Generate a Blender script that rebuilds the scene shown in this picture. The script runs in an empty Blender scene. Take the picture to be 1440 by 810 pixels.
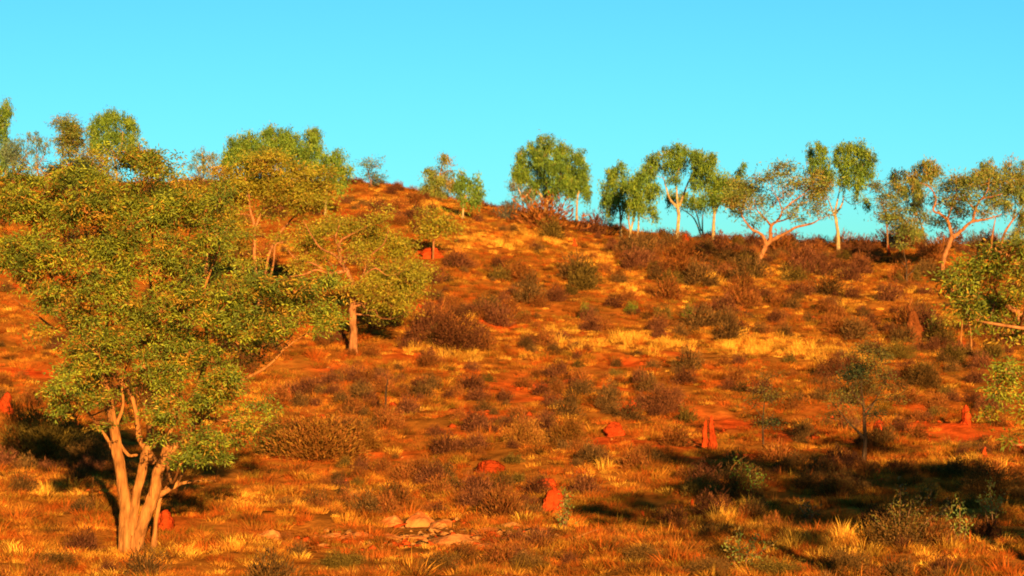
import bpy, math
import numpy as np
from mathutils import Vector
RNG = np.random.default_rng(7)
sc = bpy.context.scene
col = sc.collection
R = math.radians

# ------------------------------------------------------------------ camera, world, sun, exposure
F = 3248.0                     # focal length in photo pixels (1440 wide)
CAMZ = 6.0
cam = bpy.data.cameras.new("camera")
camo = bpy.data.objects.new("camera", cam)
col.objects.link(camo)
camo.location = (0, 0, CAMZ)
camo.rotation_euler = (R(90), 0, 0)
cam.sensor_width = 36.0
cam.lens = F / 1440 * 36
cam.clip_start = 0.5
cam.clip_end = 8000
cam.dof.use_dof = True
cam.dof.focus_distance = 52
cam.dof.aperture_fstop = 2.2
sc.camera = camo

SUN_EL, SUN_AZ = 13.0, 11.0
w = bpy.data.worlds.new("World")
sc.world = w
w.use_nodes = True
nt = w.node_tree
nt.nodes.clear()
sky = nt.nodes.new("ShaderNodeTexSky")
sky.sky_type = 'NISHITA'
sky.sun_disc = False
sky.sun_elevation = R(SUN_EL)
sky.sun_rotation = R(180 - SUN_AZ)
sky.air_density = 1.0
sky.dust_density = 0.1
sky.ozone_density = 1.0
tint = nt.nodes.new("ShaderNodeMix")
tint.data_type = 'RGBA'
tint.blend_type = 'MULTIPLY'
tint.inputs[0].default_value = 1.0
tint.inputs[7].default_value = (0.185, 0.715, 1.15, 1)
bg = nt.nodes.new("ShaderNodeBackground")
bg.inputs[1].default_value = 0.05
out = nt.nodes.new("ShaderNodeOutputWorld")
nt.links.new(sky.outputs[0], tint.inputs[6])
nt.links.new(tint.outputs[2], bg.inputs[0])
nt.links.new(bg.outputs[0], out.inputs[0])

sl = bpy.data.lights.new("sun", 'SUN')
sl.energy = 5.0
sl.angle = R(0.5)
sl.color = (1.0, 0.68, 0.34)
so = bpy.data.objects.new("sun", sl)
col.objects.link(so)
d = Vector((-math.sin(R(SUN_AZ)), math.cos(R(SUN_AZ)), -math.tan(R(SUN_EL))))
so.rotation_euler = d.to_track_quat('-Z', 'Y').to_euler()
so.location = (20, -30, 60)

sc.view_settings.view_transform = 'Standard'
sc.view_settings.look = 'None'
sc.view_settings.exposure = 1.5
sc.view_settings.gamma = 1.0
sc.cycles.max_bounces = 5
sc.cycles.transparent_max_bounces = 4
sc.cycles.filter_width = 1.8

# ------------------------------------------------------------------ helpers: noise, ground
_perm = np.random.default_rng(3).random((256, 256))


def vnoise(x, y):
    x = np.asarray(x, float); y = np.asarray(y, float)
    xi = np.floor(x).astype(int); yi = np.floor(y).astype(int)
    fx = x - xi; fy = y - yi
    fx = fx * fx * (3 - 2 * fx); fy = fy * fy * (3 - 2 * fy)
    a = _perm[xi % 256, yi % 256]; b = _perm[(xi + 1) % 256, yi % 256]
    c = _perm[xi % 256, (yi + 1) % 256]; e = _perm[(xi + 1) % 256, (yi + 1) % 256]
    return (a * (1 - fx) + b * fx) * (1 - fy) + (c * (1 - fx) + e * fx) * fy


def fbm(x, y, o=4):
    s = 0; a = 0.5; t = 0
    for i in range(o):
        s = s + a * vnoise(x * 2 ** i + 17.3 * i, y * 2 ** i + 5.1 * i); t += a; a *= 0.5
    return s / t


RX = [-400, -42, -30, -20, -10.5, -3, 1.75, 10.5, 20, 28, 42, 120, 500]
RZ = [12, 14.7, 14.7, 14.5, 14.1, 13.0, 11.9, 10.4, 9.7, 9.4, 9.25, 8, 6]


def ground(x, y):
    x = np.asarray(x, float); y = np.asarray(y, float)
    t = np.clip((y - 66) / 126, 0, 1)
    s = t * t * (3 - 2 * t)
    r = np.interp(x, RX, RZ)
    back = np.clip((y - 200) / 260, 0, 1)
    back = back * back * (3 - 2 * back)
    z = s * r * (1 - back) - 6 * back
    k = np.clip((y - 20) / 30, 0, 1) * np.clip((700 - y) / 400, 0, 1)
    z = z + k * ((fbm(x / 16 + 40, y / 16 + 8, 2) - .5) * 1.0 + (fbm(x / 3.2 + 9, y / 3.2, 3) - .5) * 0.6)
    return z


def px(X, Y, D):
    """photo pixel at a distance -> place in the world"""
    return np.array([(X - 720) / F * D, D, CAMZ + (405 - Y) / F * D])


_ds = np.linspace(38, 205, 1400)


def foot(X, Y):
    """where the line of sight through a photo pixel meets the ground"""
    xs = (X - 720) / F * _ds
    zs = CAMZ + (405 - Y) / F * _ds
    g = ground(xs, _ds)
    hit = np.nonzero(zs <= g)[0]
    D = _ds[hit[0]] if len(hit) else 190.0
    x = (X - 720) / F * D
    return np.array([x, D, float(ground(x, D))])


# ------------------------------------------------------------------ helpers: materials
def material(name, noise_scale=3.0, lo=0.75, hi=1.2, rough=0.85, trans=0.0, bump=0.0, bump_scale=20,
             base=None, spec=0.2, rand=0.0, detail=4, tcol=(1.3, 1.25, .6), stretch=None):
    m = bpy.data.materials.new(name)
    m.use_nodes = True
    n = m.node_tree.nodes; l = m.node_tree.links
    b = n["Principled BSDF"]
    b.inputs["Roughness"].default_value = rough
    b.inputs["Specular IOR Level"].default_value = spec
    if base is None:
        c = n.new("ShaderNodeVertexColor"); c.layer_name = "Col"; src = c.outputs[0]
    else:
        c = n.new("ShaderNodeRGB"); c.outputs[0].default_value = (*base, 1); src = c.outputs[0]
    g = n.new("ShaderNodeNewGeometry")
    t = n.new("ShaderNodeTexNoise"); t.inputs["Scale"].default_value = noise_scale
    t.inputs["Detail"].default_value = detail
    pos = g.outputs["Position"]
    if stretch:
        sv = n.new("ShaderNodeVectorMath"); sv.operation = 'MULTIPLY'; sv.inputs[1].default_value = (1, 1, stretch)
        l.new(pos, sv.inputs[0]); pos = sv.outputs[0]
    l.new(pos, t.inputs["Vector"])
    mr = n.new("ShaderNodeMapRange")
    mr.inputs[1].default_value = 0.3; mr.inputs[2].default_value = 0.7
    mr.inputs[3].default_value = lo * .78; mr.inputs[4].default_value = hi * .78
    l.new(t.outputs[0], mr.inputs[0])
    fac = mr.outputs[0]
    if rand:
        oi = n.new("ShaderNodeObjectInfo")
        m2 = n.new("ShaderNodeMapRange"); m2.inputs[3].default_value = 1 - rand; m2.inputs[4].default_value = 1 + rand
        l.new(oi.outputs["Random"], m2.inputs[0])
        mm = n.new("ShaderNodeMath"); mm.operation = 'MULTIPLY'
        l.new(fac, mm.inputs[0]); l.new(m2.outputs[0], mm.inputs[1]); fac = mm.outputs[0]
    vm = n.new("ShaderNodeVectorMath"); vm.operation = 'SCALE'
    l.new(src, vm.inputs[0]); l.new(fac, vm.inputs["Scale"])
    l.new(vm.outputs[0], b.inputs["Base Color"])
    if bump:
        t2 = n.new("ShaderNodeTexNoise"); t2.inputs["Scale"].default_value = bump_scale
        t2.inputs["Detail"].default_value = 5
        l.new(pos, t2.inputs["Vector"])
        bp = n.new("ShaderNodeBump"); bp.inputs["Strength"].default_value = 1.0
        bp.inputs["Distance"].default_value = bump
        l.new(t2.outputs[0], bp.inputs["Height"]); l.new(bp.outputs[0], b.inputs["Normal"])
    if trans:
        tr = n.new("ShaderNodeBsdfTranslucent"); mx = n.new("ShaderNodeMixShader")
        tc = n.new("ShaderNodeVectorMath"); tc.operation = 'MULTIPLY'; tc.inputs[1].default_value = tcol
        l.new(vm.outputs[0], tc.inputs[0]); l.new(tc.outputs[0], tr.inputs[0])
        mx.inputs[0].default_value = trans
        l.new(b.outputs[0], mx.inputs[1]); l.new(tr.outputs[0], mx.inputs[2])
        l.new(mx.outputs[0], n["Material Output"].inputs[0])
    return m


M_soil = material("soil", 1.3, 0.5, 1.4, 1.0, spec=0.0, bump=0.06, bump_scale=5)
M_leaf = material("gum_leaf", 1.2, 0.82, 1.38, 0.6, trans=0.25, spec=0.12)
M_grass = material("grass", 0.9, 0.6, 1.3, 1.0, trans=0.2, spec=0.0, tcol=(1.2, 1, .5))
M_shrub = material("shrub_twigs", 2.0, 0.75, 1.2, 1.0, rand=0.3, trans=0.1, spec=0.0, tcol=(1.2, 1, .6))
M_bark = material("pale_bark", 9.0, 0.42, 1.3, 0.85, spec=0.0, bump=0.05, bump_scale=22, stretch=.22, detail=6)
M_mound = material("termite_mound", 3.5, 0.62, 1.18, 0.95, spec=0.0, bump=0.14, bump_scale=9, rand=.12)
M_rock = material("rock", 2.6, 0.6, 1.3, 0.9, spec=0.0, bump=0.05, bump_scale=7)


# ------------------------------------------------------------------ helpers: meshes
def mesh_np(name, V, faces, cols=None, mat=None, smooth=False):
    """V (n,3); faces: list of (m,k) int arrays"""
    me = bpy.data.meshes.new(name)
    V = np.asarray(V, np.float32)
    me.vertices.add(len(V)); me.vertices.foreach_set("co", V.ravel())
    loops = np.concatenate([f.ravel() for f in faces]).astype(np.int32)
    tot = np.concatenate([np.full(len(f), f.shape[1], np.int32) for f in faces])
    st = np.concatenate([[0], np.cumsum(tot)[:-1]]).astype(np.int32)
    me.loops.add(len(loops)); me.loops.foreach_set("vertex_index", loops)
    me.polygons.add(len(tot)); me.polygons.foreach_set("loop_start", st)
    me.polygons.foreach_set("loop_total", tot)
    if smooth:
        me.polygons.foreach_set("use_smooth", np.ones(len(tot), bool))
    me.update(calc_edges=True)
    if cols is not None:
        ca = me.color_attributes.new("Col", 'FLOAT_COLOR', 'POINT')
        c4 = np.ones((len(V), 4), np.float32); c4[:, :3] = cols
        ca.data.foreach_set("color", c4.ravel())
    if mat: me.materials.append(mat)
    return me


def link(name, me, parent=None, loc=None):
    o = bpy.data.objects.new(name, me)
    col.objects.link(o)
    if parent is not None: o.parent = parent
    if loc is not None: o.location = [float(v) for v in loc]
    return o


def empty(name, loc):
    o = bpy.data.objects.new(name, None)
    o.empty_display_size = 0.3
    col.objects.link(o); o.location = [float(v) for v in loc]
    return o


def tag(o, label, cat, group=None):
    o["label"] = label; o["category"] = cat
    if group: o["group"] = group
    return o


def copy_tree(o, parent=None):
    c = o.copy(); col.objects.link(c)
    if parent is not None: c.parent = parent
    for ch in list(o.children): copy_tree(ch, c)
    return c


class Geo:
    """collects tubes and leaf blades, then makes one mesh"""
    def __init__(s): s.V = []; s.Q = []; s.T = []; s.C = []; s.n = 0

    def add(s, V, Q=None, T=None, C=(1, 1, 1)):
        V = np.asarray(V)
        if Q is not None: s.Q.append(np.asarray(Q) + s.n)
        if T is not None: s.T.append(np.asarray(T) + s.n)
        C = np.asarray(C, float)
        if C.ndim == 1: C = np.tile(C, (len(V), 1))
        s.V.append(V); s.C.append(C); s.n += len(V)

    def tube(s, P, rad, sides=6, c=(1, 1, 1), wob=0.0):
        P = np.asarray(P, float); rad = np.asarray(rad, float); n = len(P)
        tan = np.gradient(P, axis=0)
        tan /= np.linalg.norm(tan, axis=1)[:, None] + 1e-9
        up = np.array([0.31, 0.87, 0.23])
        A = np.cross(tan, up); A /= np.linalg.norm(A, axis=1)[:, None] + 1e-9
        B = np.cross(tan, A)
        th = np.linspace(0, 2 * np.pi, sides, endpoint=False)
        rr = rad[:, None] * np.ones(sides)
        if wob:
            ii = np.arange(n)[:, None] * 0.45; jj = th[None, :]
            rr = rr * (1 + wob * (np.sin(jj * 2 + ii * 1.3) * .5 + np.sin(jj * 3 - ii * 2.1 + 1) * .5)
                       + wob * .2 * (RNG.random((n, sides)) - .5))
        V = P[:, None] + rr[..., None] * (np.cos(th)[None, :, None] * A[:, None] + np.sin(th)[None, :, None] * B[:, None])
        V = V.reshape(-1, 3)
        i = np.arange(n - 1)[:, None]; j = np.arange(sides)[None]
        j2 = (j + 1) % sides
        Q = np.stack([i * sides + j, i * sides + j2, (i + 1) * sides + j2, (i + 1) * sides + j], -1).reshape(-1, 4)
        V = np.vstack([V, P[-1] + tan[-1] * rad[-1] * .8])
        T = np.stack([(n - 1) * sides + j[0], (n - 1) * sides + j2[0], np.full(sides, n * sides)], -1)
        cc = np.asarray(c, float)
        if wob:
            m = 0.8 + 0.35 * RNG.random((len(V), 1)); C = cc[None] * m
        else:
            C = cc
        s.add(V, Q, T, C)

    def blades(s, P, dirs, L, W, C):
        """leaf blades: rhombus of two triangles"""
        n = len(P)
        dirs = dirs / (np.linalg.norm(dirs, axis=1)[:, None] + 1e-9)
        rv = RNG.normal(size=(n, 3)); side = np.cross(dirs, rv)
        side /= np.linalg.norm(side, axis=1)[:, None] + 1e-9
        L = np.broadcast_to(L, n)[:, None]; W = np.broadcast_to(W, n)[:, None]
        nor = np.cross(dirs, side)
        a = P; t = P + dirs * L
        m = P + dirs * L * .42 + nor * L * .06
        V = np.stack([a, m + side * W * .5, t, m - side * W * .5], 1).reshape(-1, 3)
        k = np.arange(n)[:, None] * 4
        s.add(V, Q=k + np.array([[0, 1, 2, 3]]), C=np.repeat(C, 4, axis=0))

    def build(s, name, mat, parent=None, loc=(0, 0, 0), smooth=False):
        faces = []
        if s.Q: faces.append(np.concatenate(s.Q))
        if s.T: faces.append(np.concatenate(s.T))
        V = np.concatenate(s.V) - np.asarray(loc)
        me = mesh_np(name, V, faces, np.concatenate(s.C), mat, smooth)
        return link(name, me, parent)


def smooth_line(P, k=4, jit=0.0):
    """Catmull-Rom through points with columns x,y,z,r"""
    P = np.asarray(P, float)
    if len(P) < 3: k = 3
    Q = np.vstack([2 * P[0] - P[1], P, 2 * P[-1] - P[-2]])
    o = []
    for i in range(1, len(Q) - 2):
        for t in np.linspace(0, 1, k, endpoint=False):
            a, b, c, e = Q[i - 1], Q[i], Q[i + 1], Q[i + 2]
            o.append(.5 * (2 * b + (c - a) * t + (2 * a - 5 * b + 4 * c - e) * t * t + (3 * b - a - 3 * c + e) * t ** 3))
    o.append(P[-1]); o = np.array(o)
    if jit:
        o[1:-1, :3] += RNG.normal(size=(len(o) - 2, 3)) * jit * o[1:-1, 3:4]
    o[:, 3] = np.maximum(o[:, 3], 0.004)
    return o


# ------------------------------------------------------------------ terrain and zones
def zone(x, y, lst):
    """soft patches on the ground, each (X, Y, half width px, half height px, weight) seen in the photograph"""
    v = np.zeros(np.shape(x))
    for (X, Y, hw, hh, wt) in lst:
        c = foot(X, Y)
        a = hw / F * c[1]
        f1 = foot(X, Y - hh); f2 = foot(X, Y + hh)
        b = max(0.8, abs(f1[1] - f2[1]) / 2)
        q = ((x - c[0]) / a) ** 2 + ((y - c[1]) / b) ** 2
        v = np.maximum(v, wt * np.exp(-q * 0.9))
    return v


RED = [(882, 516, 40, 7, 1), (950, 500, 30, 5, .7), (800, 540, 50, 7, .9), (760, 565, 60, 8, .8), (850, 545, 30, 6, .9),
       (30, 525, 55, 8, 1), (120, 515, 30, 6, .6), (1290, 600, 100, 10, 1), (1180, 575, 60, 8, .6), (1250, 625, 100, 8, .6),
       (700, 590, 70, 10, .8), (640, 610, 50, 8, .7), (1030, 600, 60, 12, .8), (960, 590, 30, 8, .7), (430, 645, 50, 5, .8),
       (380, 635, 30, 5, .7), (600, 355, 20, 6, 1), (690, 455, 40, 6, .7), (480, 300, 25, 5, .6), (1210, 680, 40, 6, .7),
       (850, 620, 60, 8, .7), (1020, 540, 60, 7, .4), (975, 650, 40, 6, .7), (240, 735, 30, 8, .7), (880, 645, 60, 5, .6),
       (40, 400, 60, 15, .6), (250, 460, 40, 20, .5), (620, 330, 20, 4, .5), (1060, 640, 60, 6, .8), (560, 590, 30, 6, .6),
       (1400, 655, 50, 6, .7), (730, 545, 70, 10, .7), (880, 575, 50, 9, .6), (660, 575, 50, 8, .7), (950, 625, 60, 8, .7), (1110, 615, 80, 9, .8), (1350, 620, 70, 9, .9), (540, 640, 60, 6, .5), (770, 610, 50, 6, .7), (1290, 575, 50, 5, .6), (460, 520, 40, 7, .5), (1000, 515, 40, 5, .6), (820, 470, 30, 4, .4), (560, 700, 50, 5, .4), (420, 680, 50, 5, .5), (370, 755, 30, 4, .6), (900, 445, 30, 4, .3), (595, 505, 50, 4, .5), (1150, 590, 40, 8, .7)]
GOLD = [(1075, 492, 85, 16, 1), (1180, 500, 70, 14, .85), (880, 482, 110, 15, .85), (620, 498, 55, 11, .9), (740, 470, 80, 14, .6),
        (985, 392, 80, 12, .9), (1130, 385, 70, 10, .8), (1230, 420, 90, 14, .55), (850, 365, 80, 10, .6), (700, 345, 80, 9, .7),
        (640, 352, 40, 5, .7), (600, 290, 90, 12, .55), (560, 440, 40, 12, .5), (770, 335, 60, 8, .6), (845, 668, 22, 12, 1),
        (200, 790, 260, 14, .4), (60, 690, 70, 12, .5), (440, 700, 90, 14, .35), (1190, 770, 180, 18, .35), (1040, 740, 80, 20, .35),
        (640, 460, 40, 10, .6), (900, 410, 60, 8, .5), (1350, 660, 90, 8, .5), (350, 780, 120, 14, .5), (430, 350, 60, 20, .4)]
RUB = [(590, 750, 75, 20, 1), (470, 758, 80, 8, .7), (660, 760, 100, 10, .8), (730, 748, 70, 7, .8), (400, 760, 60, 7, .5)]
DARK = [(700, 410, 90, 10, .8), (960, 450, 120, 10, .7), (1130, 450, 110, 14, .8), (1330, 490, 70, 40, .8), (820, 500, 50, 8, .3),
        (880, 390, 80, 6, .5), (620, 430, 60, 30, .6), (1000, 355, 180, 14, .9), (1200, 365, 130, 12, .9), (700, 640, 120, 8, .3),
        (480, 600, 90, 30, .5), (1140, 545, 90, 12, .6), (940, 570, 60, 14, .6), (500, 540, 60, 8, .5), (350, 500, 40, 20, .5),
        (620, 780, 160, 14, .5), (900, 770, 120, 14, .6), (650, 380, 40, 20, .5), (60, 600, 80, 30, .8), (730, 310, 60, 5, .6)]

xs = np.concatenate([[-4000, -1500, -600, -250, -130, -90, -72], np.arange(-60, 60.1, .55), [72, 90, 130, 250, 600, 1500, 4000]])
ys = np.concatenate([[-1500, -400, -100, -30, 0, 15, 26, 33], np.arange(38, 206, .6), [212, 220, 232, 250, 280, 320, 380, 460, 600, 900, 1600, 5000]])
GX, GY = np.meshgrid(xs, ys, indexing='ij')
GZ = ground(GX, GY)
inn = (np.abs(GX) < 61) & (GY > 37) & (GY < 207)
GZ = GZ + inn * (fbm(GX / 1.1, GY / 1.1, 2) - .5) * 0.24
nx, ny = len(xs), len(ys)
V = np.stack([GX, GY, GZ], -1).reshape(-1, 3)
i = np.arange(nx - 1)[:, None]; j = np.arange(ny - 1)[None]
Q = np.stack([i * ny + j, (i + 1) * ny + j, (i + 1) * ny + j + 1, i * ny + j + 1], -1).reshape(-1, 4)
red = zone(V[:, 0], V[:, 1], RED)
n1 = fbm(V[:, 0] / 2.5 + 3, V[:, 1] / 2.5 + 1, 4)
rr = np.clip(red * 1.2 - .1 + (n1 - .52) * 1.3, 0, 1)[:, None]
soilA = np.array([0.80, 0.080, 0.008]); soilB = np.array([0.40, 0.118, 0.011])
C = soilA * rr + soilB * (1 - rr)
terr = link("ground", mesh_np("ground", V, [Q], C, M_soil, True))
terr["kind"] = "structure"

# ------------------------------------------------------------------ grass
def scatter(n, dmin=40.0, dmax=198.0, p=1.35):
    """points over the slope, thicker towards the camera"""
    u = RNG.random(n)
    y = (dmin ** p + u * (dmax ** p - dmin ** p)) ** (1 / p)
    x = (RNG.random(n) * 2 - 1) * (0.2217 * y + 3)
    return x, y


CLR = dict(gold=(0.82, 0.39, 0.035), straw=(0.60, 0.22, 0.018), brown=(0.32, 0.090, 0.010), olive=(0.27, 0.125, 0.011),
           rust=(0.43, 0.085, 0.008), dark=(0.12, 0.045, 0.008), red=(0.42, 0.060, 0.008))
CLR = {k: np.array(v) for k, v in CLR.items()}


def mixc(m, *pairs):
    """pick a colour per tuft from (name, weight array)"""
    W = np.stack([np.broadcast_to(np.maximum(wt, 0.0), m) for _, wt in pairs], -1)
    cw = np.cumsum(W, 1) / W.sum(1)[:, None]
    k = (RNG.random((m, 1)) > cw).sum(1).clip(0, len(pairs) - 1)
    base = np.array([CLR[p[0]] for p in pairs])[k]
    return base * (0.8 + 0.4 * RNG.random((m, 1)))


def tuft_mesh(seed, blades, spread, hgt, lean, width, droop=.1):
    """one tussock: thin curved blades from a common crown"""
    rg = np.random.default_rng(seed)
    N = blades
    ang = rg.random(N) * 6.283; rad = np.sqrt(rg.random(N)); q = rad * lean
    P = np.stack([np.cos(ang) * rad * spread, np.sin(ang) * rad * spread, np.full(N, -.03)], -1)
    d = np.stack([np.cos(ang) * q + rg.normal(size=N) * .25, np.sin(ang) * q + rg.normal(size=N) * .25, np.ones(N)], -1)
    d /= np.linalg.norm(d, axis=1)[:, None]
    L = (hgt * (.45 + .75 * rg.random(N)) * (1 - .3 * rad))[:, None]
    th = rg.random(N) * 3.14; side = np.stack([np.cos(th), np.sin(th), np.zeros(N)], -1) * width * .5 * (.6 + .8 * rg.random((N, 1)))
    mid = P + d * L * .6; tip = P + d * L + np.stack([d[:, 0], d[:, 1], -np.ones(N) * .5], -1) * L * droop * 2
    V = np.stack([P - side, P + side, mid + side * .7, mid - side * .7, tip], 1).reshape(-1, 3)
    b = np.arange(N)[:, None] * 5
    Q = b + np.array([[0, 1, 2, 3]]); T = b + np.array([[3, 2, 4]])
    sh = (.7 + .6 * rg.random((N, 1))) * np.ones((1, 3))
    return mesh_np("tussock", V, [Q, T], np.repeat(sh, 5, axis=0), M_tuft)


M_tuft = material("tussock_grass", 0.9, 0.62, 1.65, 1.0, trans=0.2, spec=0.0, tcol=(1.2, 1, .5))
_n = M_tuft.node_tree.nodes; _l = M_tuft.node_tree.links
_a = _n.new("ShaderNodeAttribute"); _a.attribute_type = 'INSTANCER'; _a.attribute_name = "tint"
_v = [x_ for x_ in _n if x_.bl_idname == "ShaderNodeVertexColor"][0]
_m = _n.new("ShaderNodeVectorMath"); _m.operation = 'MULTIPLY'
_to = _v.outputs[0].links[0].to_socket
_l.new(_v.outputs[0], _m.inputs[0]); _l.new(_a.outputs["Vector"], _m.inputs[1]); _l.new(_m.outputs[0], _to)


def tussocks(name, n, kinds, metas, keep, smin=.55, smax=1.25):
    x, y = scatter(n)
    g = zone(x, y, GOLD); r_ = zone(x, y, RED); dk = zone(x, y, DARK)
    n1 = fbm(x / 3.0 + 50, y / 4.5 + 20, 4); n2 = fbm(x / .8, y / 1.1 + 7, 2)
    kp = RNG.random(n) < keep(g, r_, dk, n1, n2) * (1 - 1.1 * zone(x, y, RUB))
    if name == "undergrowth": kp &= (y > 62) | (RNG.random(n) < .3)
    x, y, g, r_, dk, n1, n2 = [a[kp] for a in (x, y, g, r_, dk, n1, n2)]
    m = len(x)
    cc = kinds(g, r_, dk, n1, n2, m)
    P = np.stack([x, y, ground(x, y)], -1).astype(np.float32)
    me = bpy.data.meshes.new(name); me.vertices.add(m); me.vertices.foreach_set("co", P.ravel())
    a = me.attributes.new("tint", 'FLOAT_VECTOR', 'POINT'); a.data.foreach_set("vector", cc.astype(np.float32).ravel())
    sz = (smin + (smax - smin) * RNG.random(m) ** 1.6) * (.7 + .6 * n2)
    a = me.attributes.new("size", 'FLOAT', 'POINT'); a.data.foreach_set("value", sz.astype(np.float32))
    a = me.attributes.new("turn", 'FLOAT', 'POINT'); a.data.foreach_set("value", (RNG.random(m) * 6.283).astype(np.float32))
    o = link(name, me); o["kind"] = "stuff"
    src = bpy.data.collections.new(name + "_kinds")
    for q, mm in enumerate(metas):
        src.objects.link(bpy.data.objects.new("tussock", mm))
    ng = bpy.data.node_groups.new(name, 'GeometryNodeTree')
    ng.interface.new_socket("Geometry", in_out='INPUT', socket_type='NodeSocketGeometry')
    ng.interface.new_socket("Geometry", in_out='OUTPUT', socket_type='NodeSocketGeometry')
    N = ng.nodes; L = ng.links
    gi = N.new("NodeGroupInput"); go = N.new("NodeGroupOutput")
    m2p = N.new("GeometryNodeMeshToPoints"); iop = N.new("GeometryNodeInstanceOnPoints")
    ci = N.new("GeometryNodeCollectionInfo"); ci.inputs["Collection"].default_value = src
    ci.inputs["Separate Children"].default_value = True; ci.inputs["Reset Children"].default_value = True
    iop.inputs["Pick Instance"].default_value = True
    an = N.new("GeometryNodeInputNamedAttribute"); an.data_type = 'FLOAT'; an.inputs["Name"].default_value = "size"
    at = N.new("GeometryNodeInputNamedAttribute"); at.data_type = 'FLOAT'; at.inputs["Name"].default_value = "turn"
    cx = N.new("ShaderNodeCombineXYZ")
    L.new(gi.outputs[0], m2p.inputs[0]); L.new(m2p.outputs[0], iop.inputs["Points"]); L.new(ci.outputs[0], iop.inputs["Instance"])
    L.new(an.outputs[0], iop.inputs["Scale"]); L.new(at.outputs[0], cx.inputs[2]); L.new(cx.outputs[0], iop.inputs["Rotation"])
    L.new(iop.outputs[0], go.inputs[0])
    md = o.modifiers.new("tussocks", 'NODES'); md.node_group = ng
    return o


TA = [tuft_mesh(201 + q, 80, .22, .28, .9, .012) for q in range(3)]
TB = [tuft_mesh(211 + q, 130, .20, .34, 1.5, .012, .05) for q in range(3)]
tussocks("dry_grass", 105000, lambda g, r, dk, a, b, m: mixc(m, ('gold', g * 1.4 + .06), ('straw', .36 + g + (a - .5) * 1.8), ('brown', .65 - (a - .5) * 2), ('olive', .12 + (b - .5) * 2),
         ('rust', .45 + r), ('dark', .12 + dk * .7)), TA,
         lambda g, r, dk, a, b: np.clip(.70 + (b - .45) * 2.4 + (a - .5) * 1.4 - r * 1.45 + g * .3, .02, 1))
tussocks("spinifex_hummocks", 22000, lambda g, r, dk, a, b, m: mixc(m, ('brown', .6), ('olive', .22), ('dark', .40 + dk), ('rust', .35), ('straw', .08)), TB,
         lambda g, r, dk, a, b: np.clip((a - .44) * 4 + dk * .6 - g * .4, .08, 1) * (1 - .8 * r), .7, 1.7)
TC = [tuft_mesh(221 + q, 60, .20, .62, .35, .013, .12) for q in range(3)]
tussocks("tall_golden_grass", 60000, lambda g, r, dk, a, b, m: mixc(m, ('gold', 1 + 0 * g), ('straw', .4)), TC,
         lambda g, r, dk, a, b: np.clip(g * 1.1 - .30 + (a - .58) * 1.2, 0, 1) * (1 - r * .8), .5, 1.2)

# loose red stones and clods on the bare soil
x, y = scatter(16000)
x2 = -2.2 + RNG.normal(size=2200) * 2.4; y2 = 55.5 + RNG.normal(size=2200) * 2.0
x = np.concatenate([x, x2]); y = np.concatenate([y, y2])
r_ = zone(x, y, RED); ru = zone(x, y, RUB)
k = RNG.random(len(x)) < np.clip(r_ * 1.1 + .02 + ru * .8, 0, 1)
ru = ru[k]
x, y, r_ = x[k], y[k], r_[k]
m = len(x); z = ground(x, y)
octa = np.array([[1, 0, 0], [0, 1, 0], [-1, 0, 0], [0, -1, 0], [0, 0, 1], [0, 0, -1.]])
otri = np.array([[0, 1, 4], [1, 2, 4], [2, 3, 4], [3, 0, 4], [1, 0, 5], [2, 1, 5], [3, 2, 5], [0, 3, 5]])
sz = 0.03 + 0.13 * RNG.random(m) ** 3 + .05 * ru
V = octa[None] * (0.6 + .8 * RNG.random((m, 6, 1)) ) * sz[:, None, None]
V[:, :, 2] *= .5; V[:, :, 0] *= 1.2; V += RNG.normal(size=V.shape) * .22 * sz[:, None, None]
V = V + np.stack([x, y, z + sz * .2], -1)[:, None]
T = (np.arange(m)[:, None, None] * 6 + otri[None]).reshape(-1, 3)
cc = np.where(RNG.random((m, 1)) > .1 + .7 * ru[:, None], np.array([[.66, .080, .010]]), np.array([[.58, .21, .04]])) * (.7 + .5 * RNG.random((m, 1)))
o = link("gravel", mesh_np("gravel", V.reshape(-1, 3), [T], np.repeat(cc, 6, axis=0), M_mound))
o["kind"] = "stuff"

# ------------------------------------------------------------------ trees
LEAFC = dict(main=((0.14, 0.155, 0.012), (0.27, 0.26, 0.014), (0.38, 0.19, 0.012)),
             green=((0.115, 0.175, 0.018), (0.185, 0.25, 0.018), (0.24, 0.27, 0.018)),
             gold=((0.27, 0.22, 0.012), (0.36, 0.26, 0.014), (0.38, 0.19, 0.014)),
             dim=((0.11, 0.085, 0.012), (0.17, 0.12, 0.013), (0.24, 0.11, 0.014)),
             grey=((0.13, 0.17, 0.07), (0.17, 0.19, 0.07), (0.22, 0.16, 0.06)),
             olive=((0.16, 0.18, 0.025), (0.24, 0.22, 0.025), (0.32, 0.19, 0.03)),
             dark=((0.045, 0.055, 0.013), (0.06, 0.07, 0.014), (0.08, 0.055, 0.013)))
BARKC = dict(main=(0.47, 0.165, 0.032), white=(0.58, 0.34, 0.105), orange=(0.46, 0.165, 0.042), brown=(0.30, 0.13, 0.045), dark=(.10, .05, .02))


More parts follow.
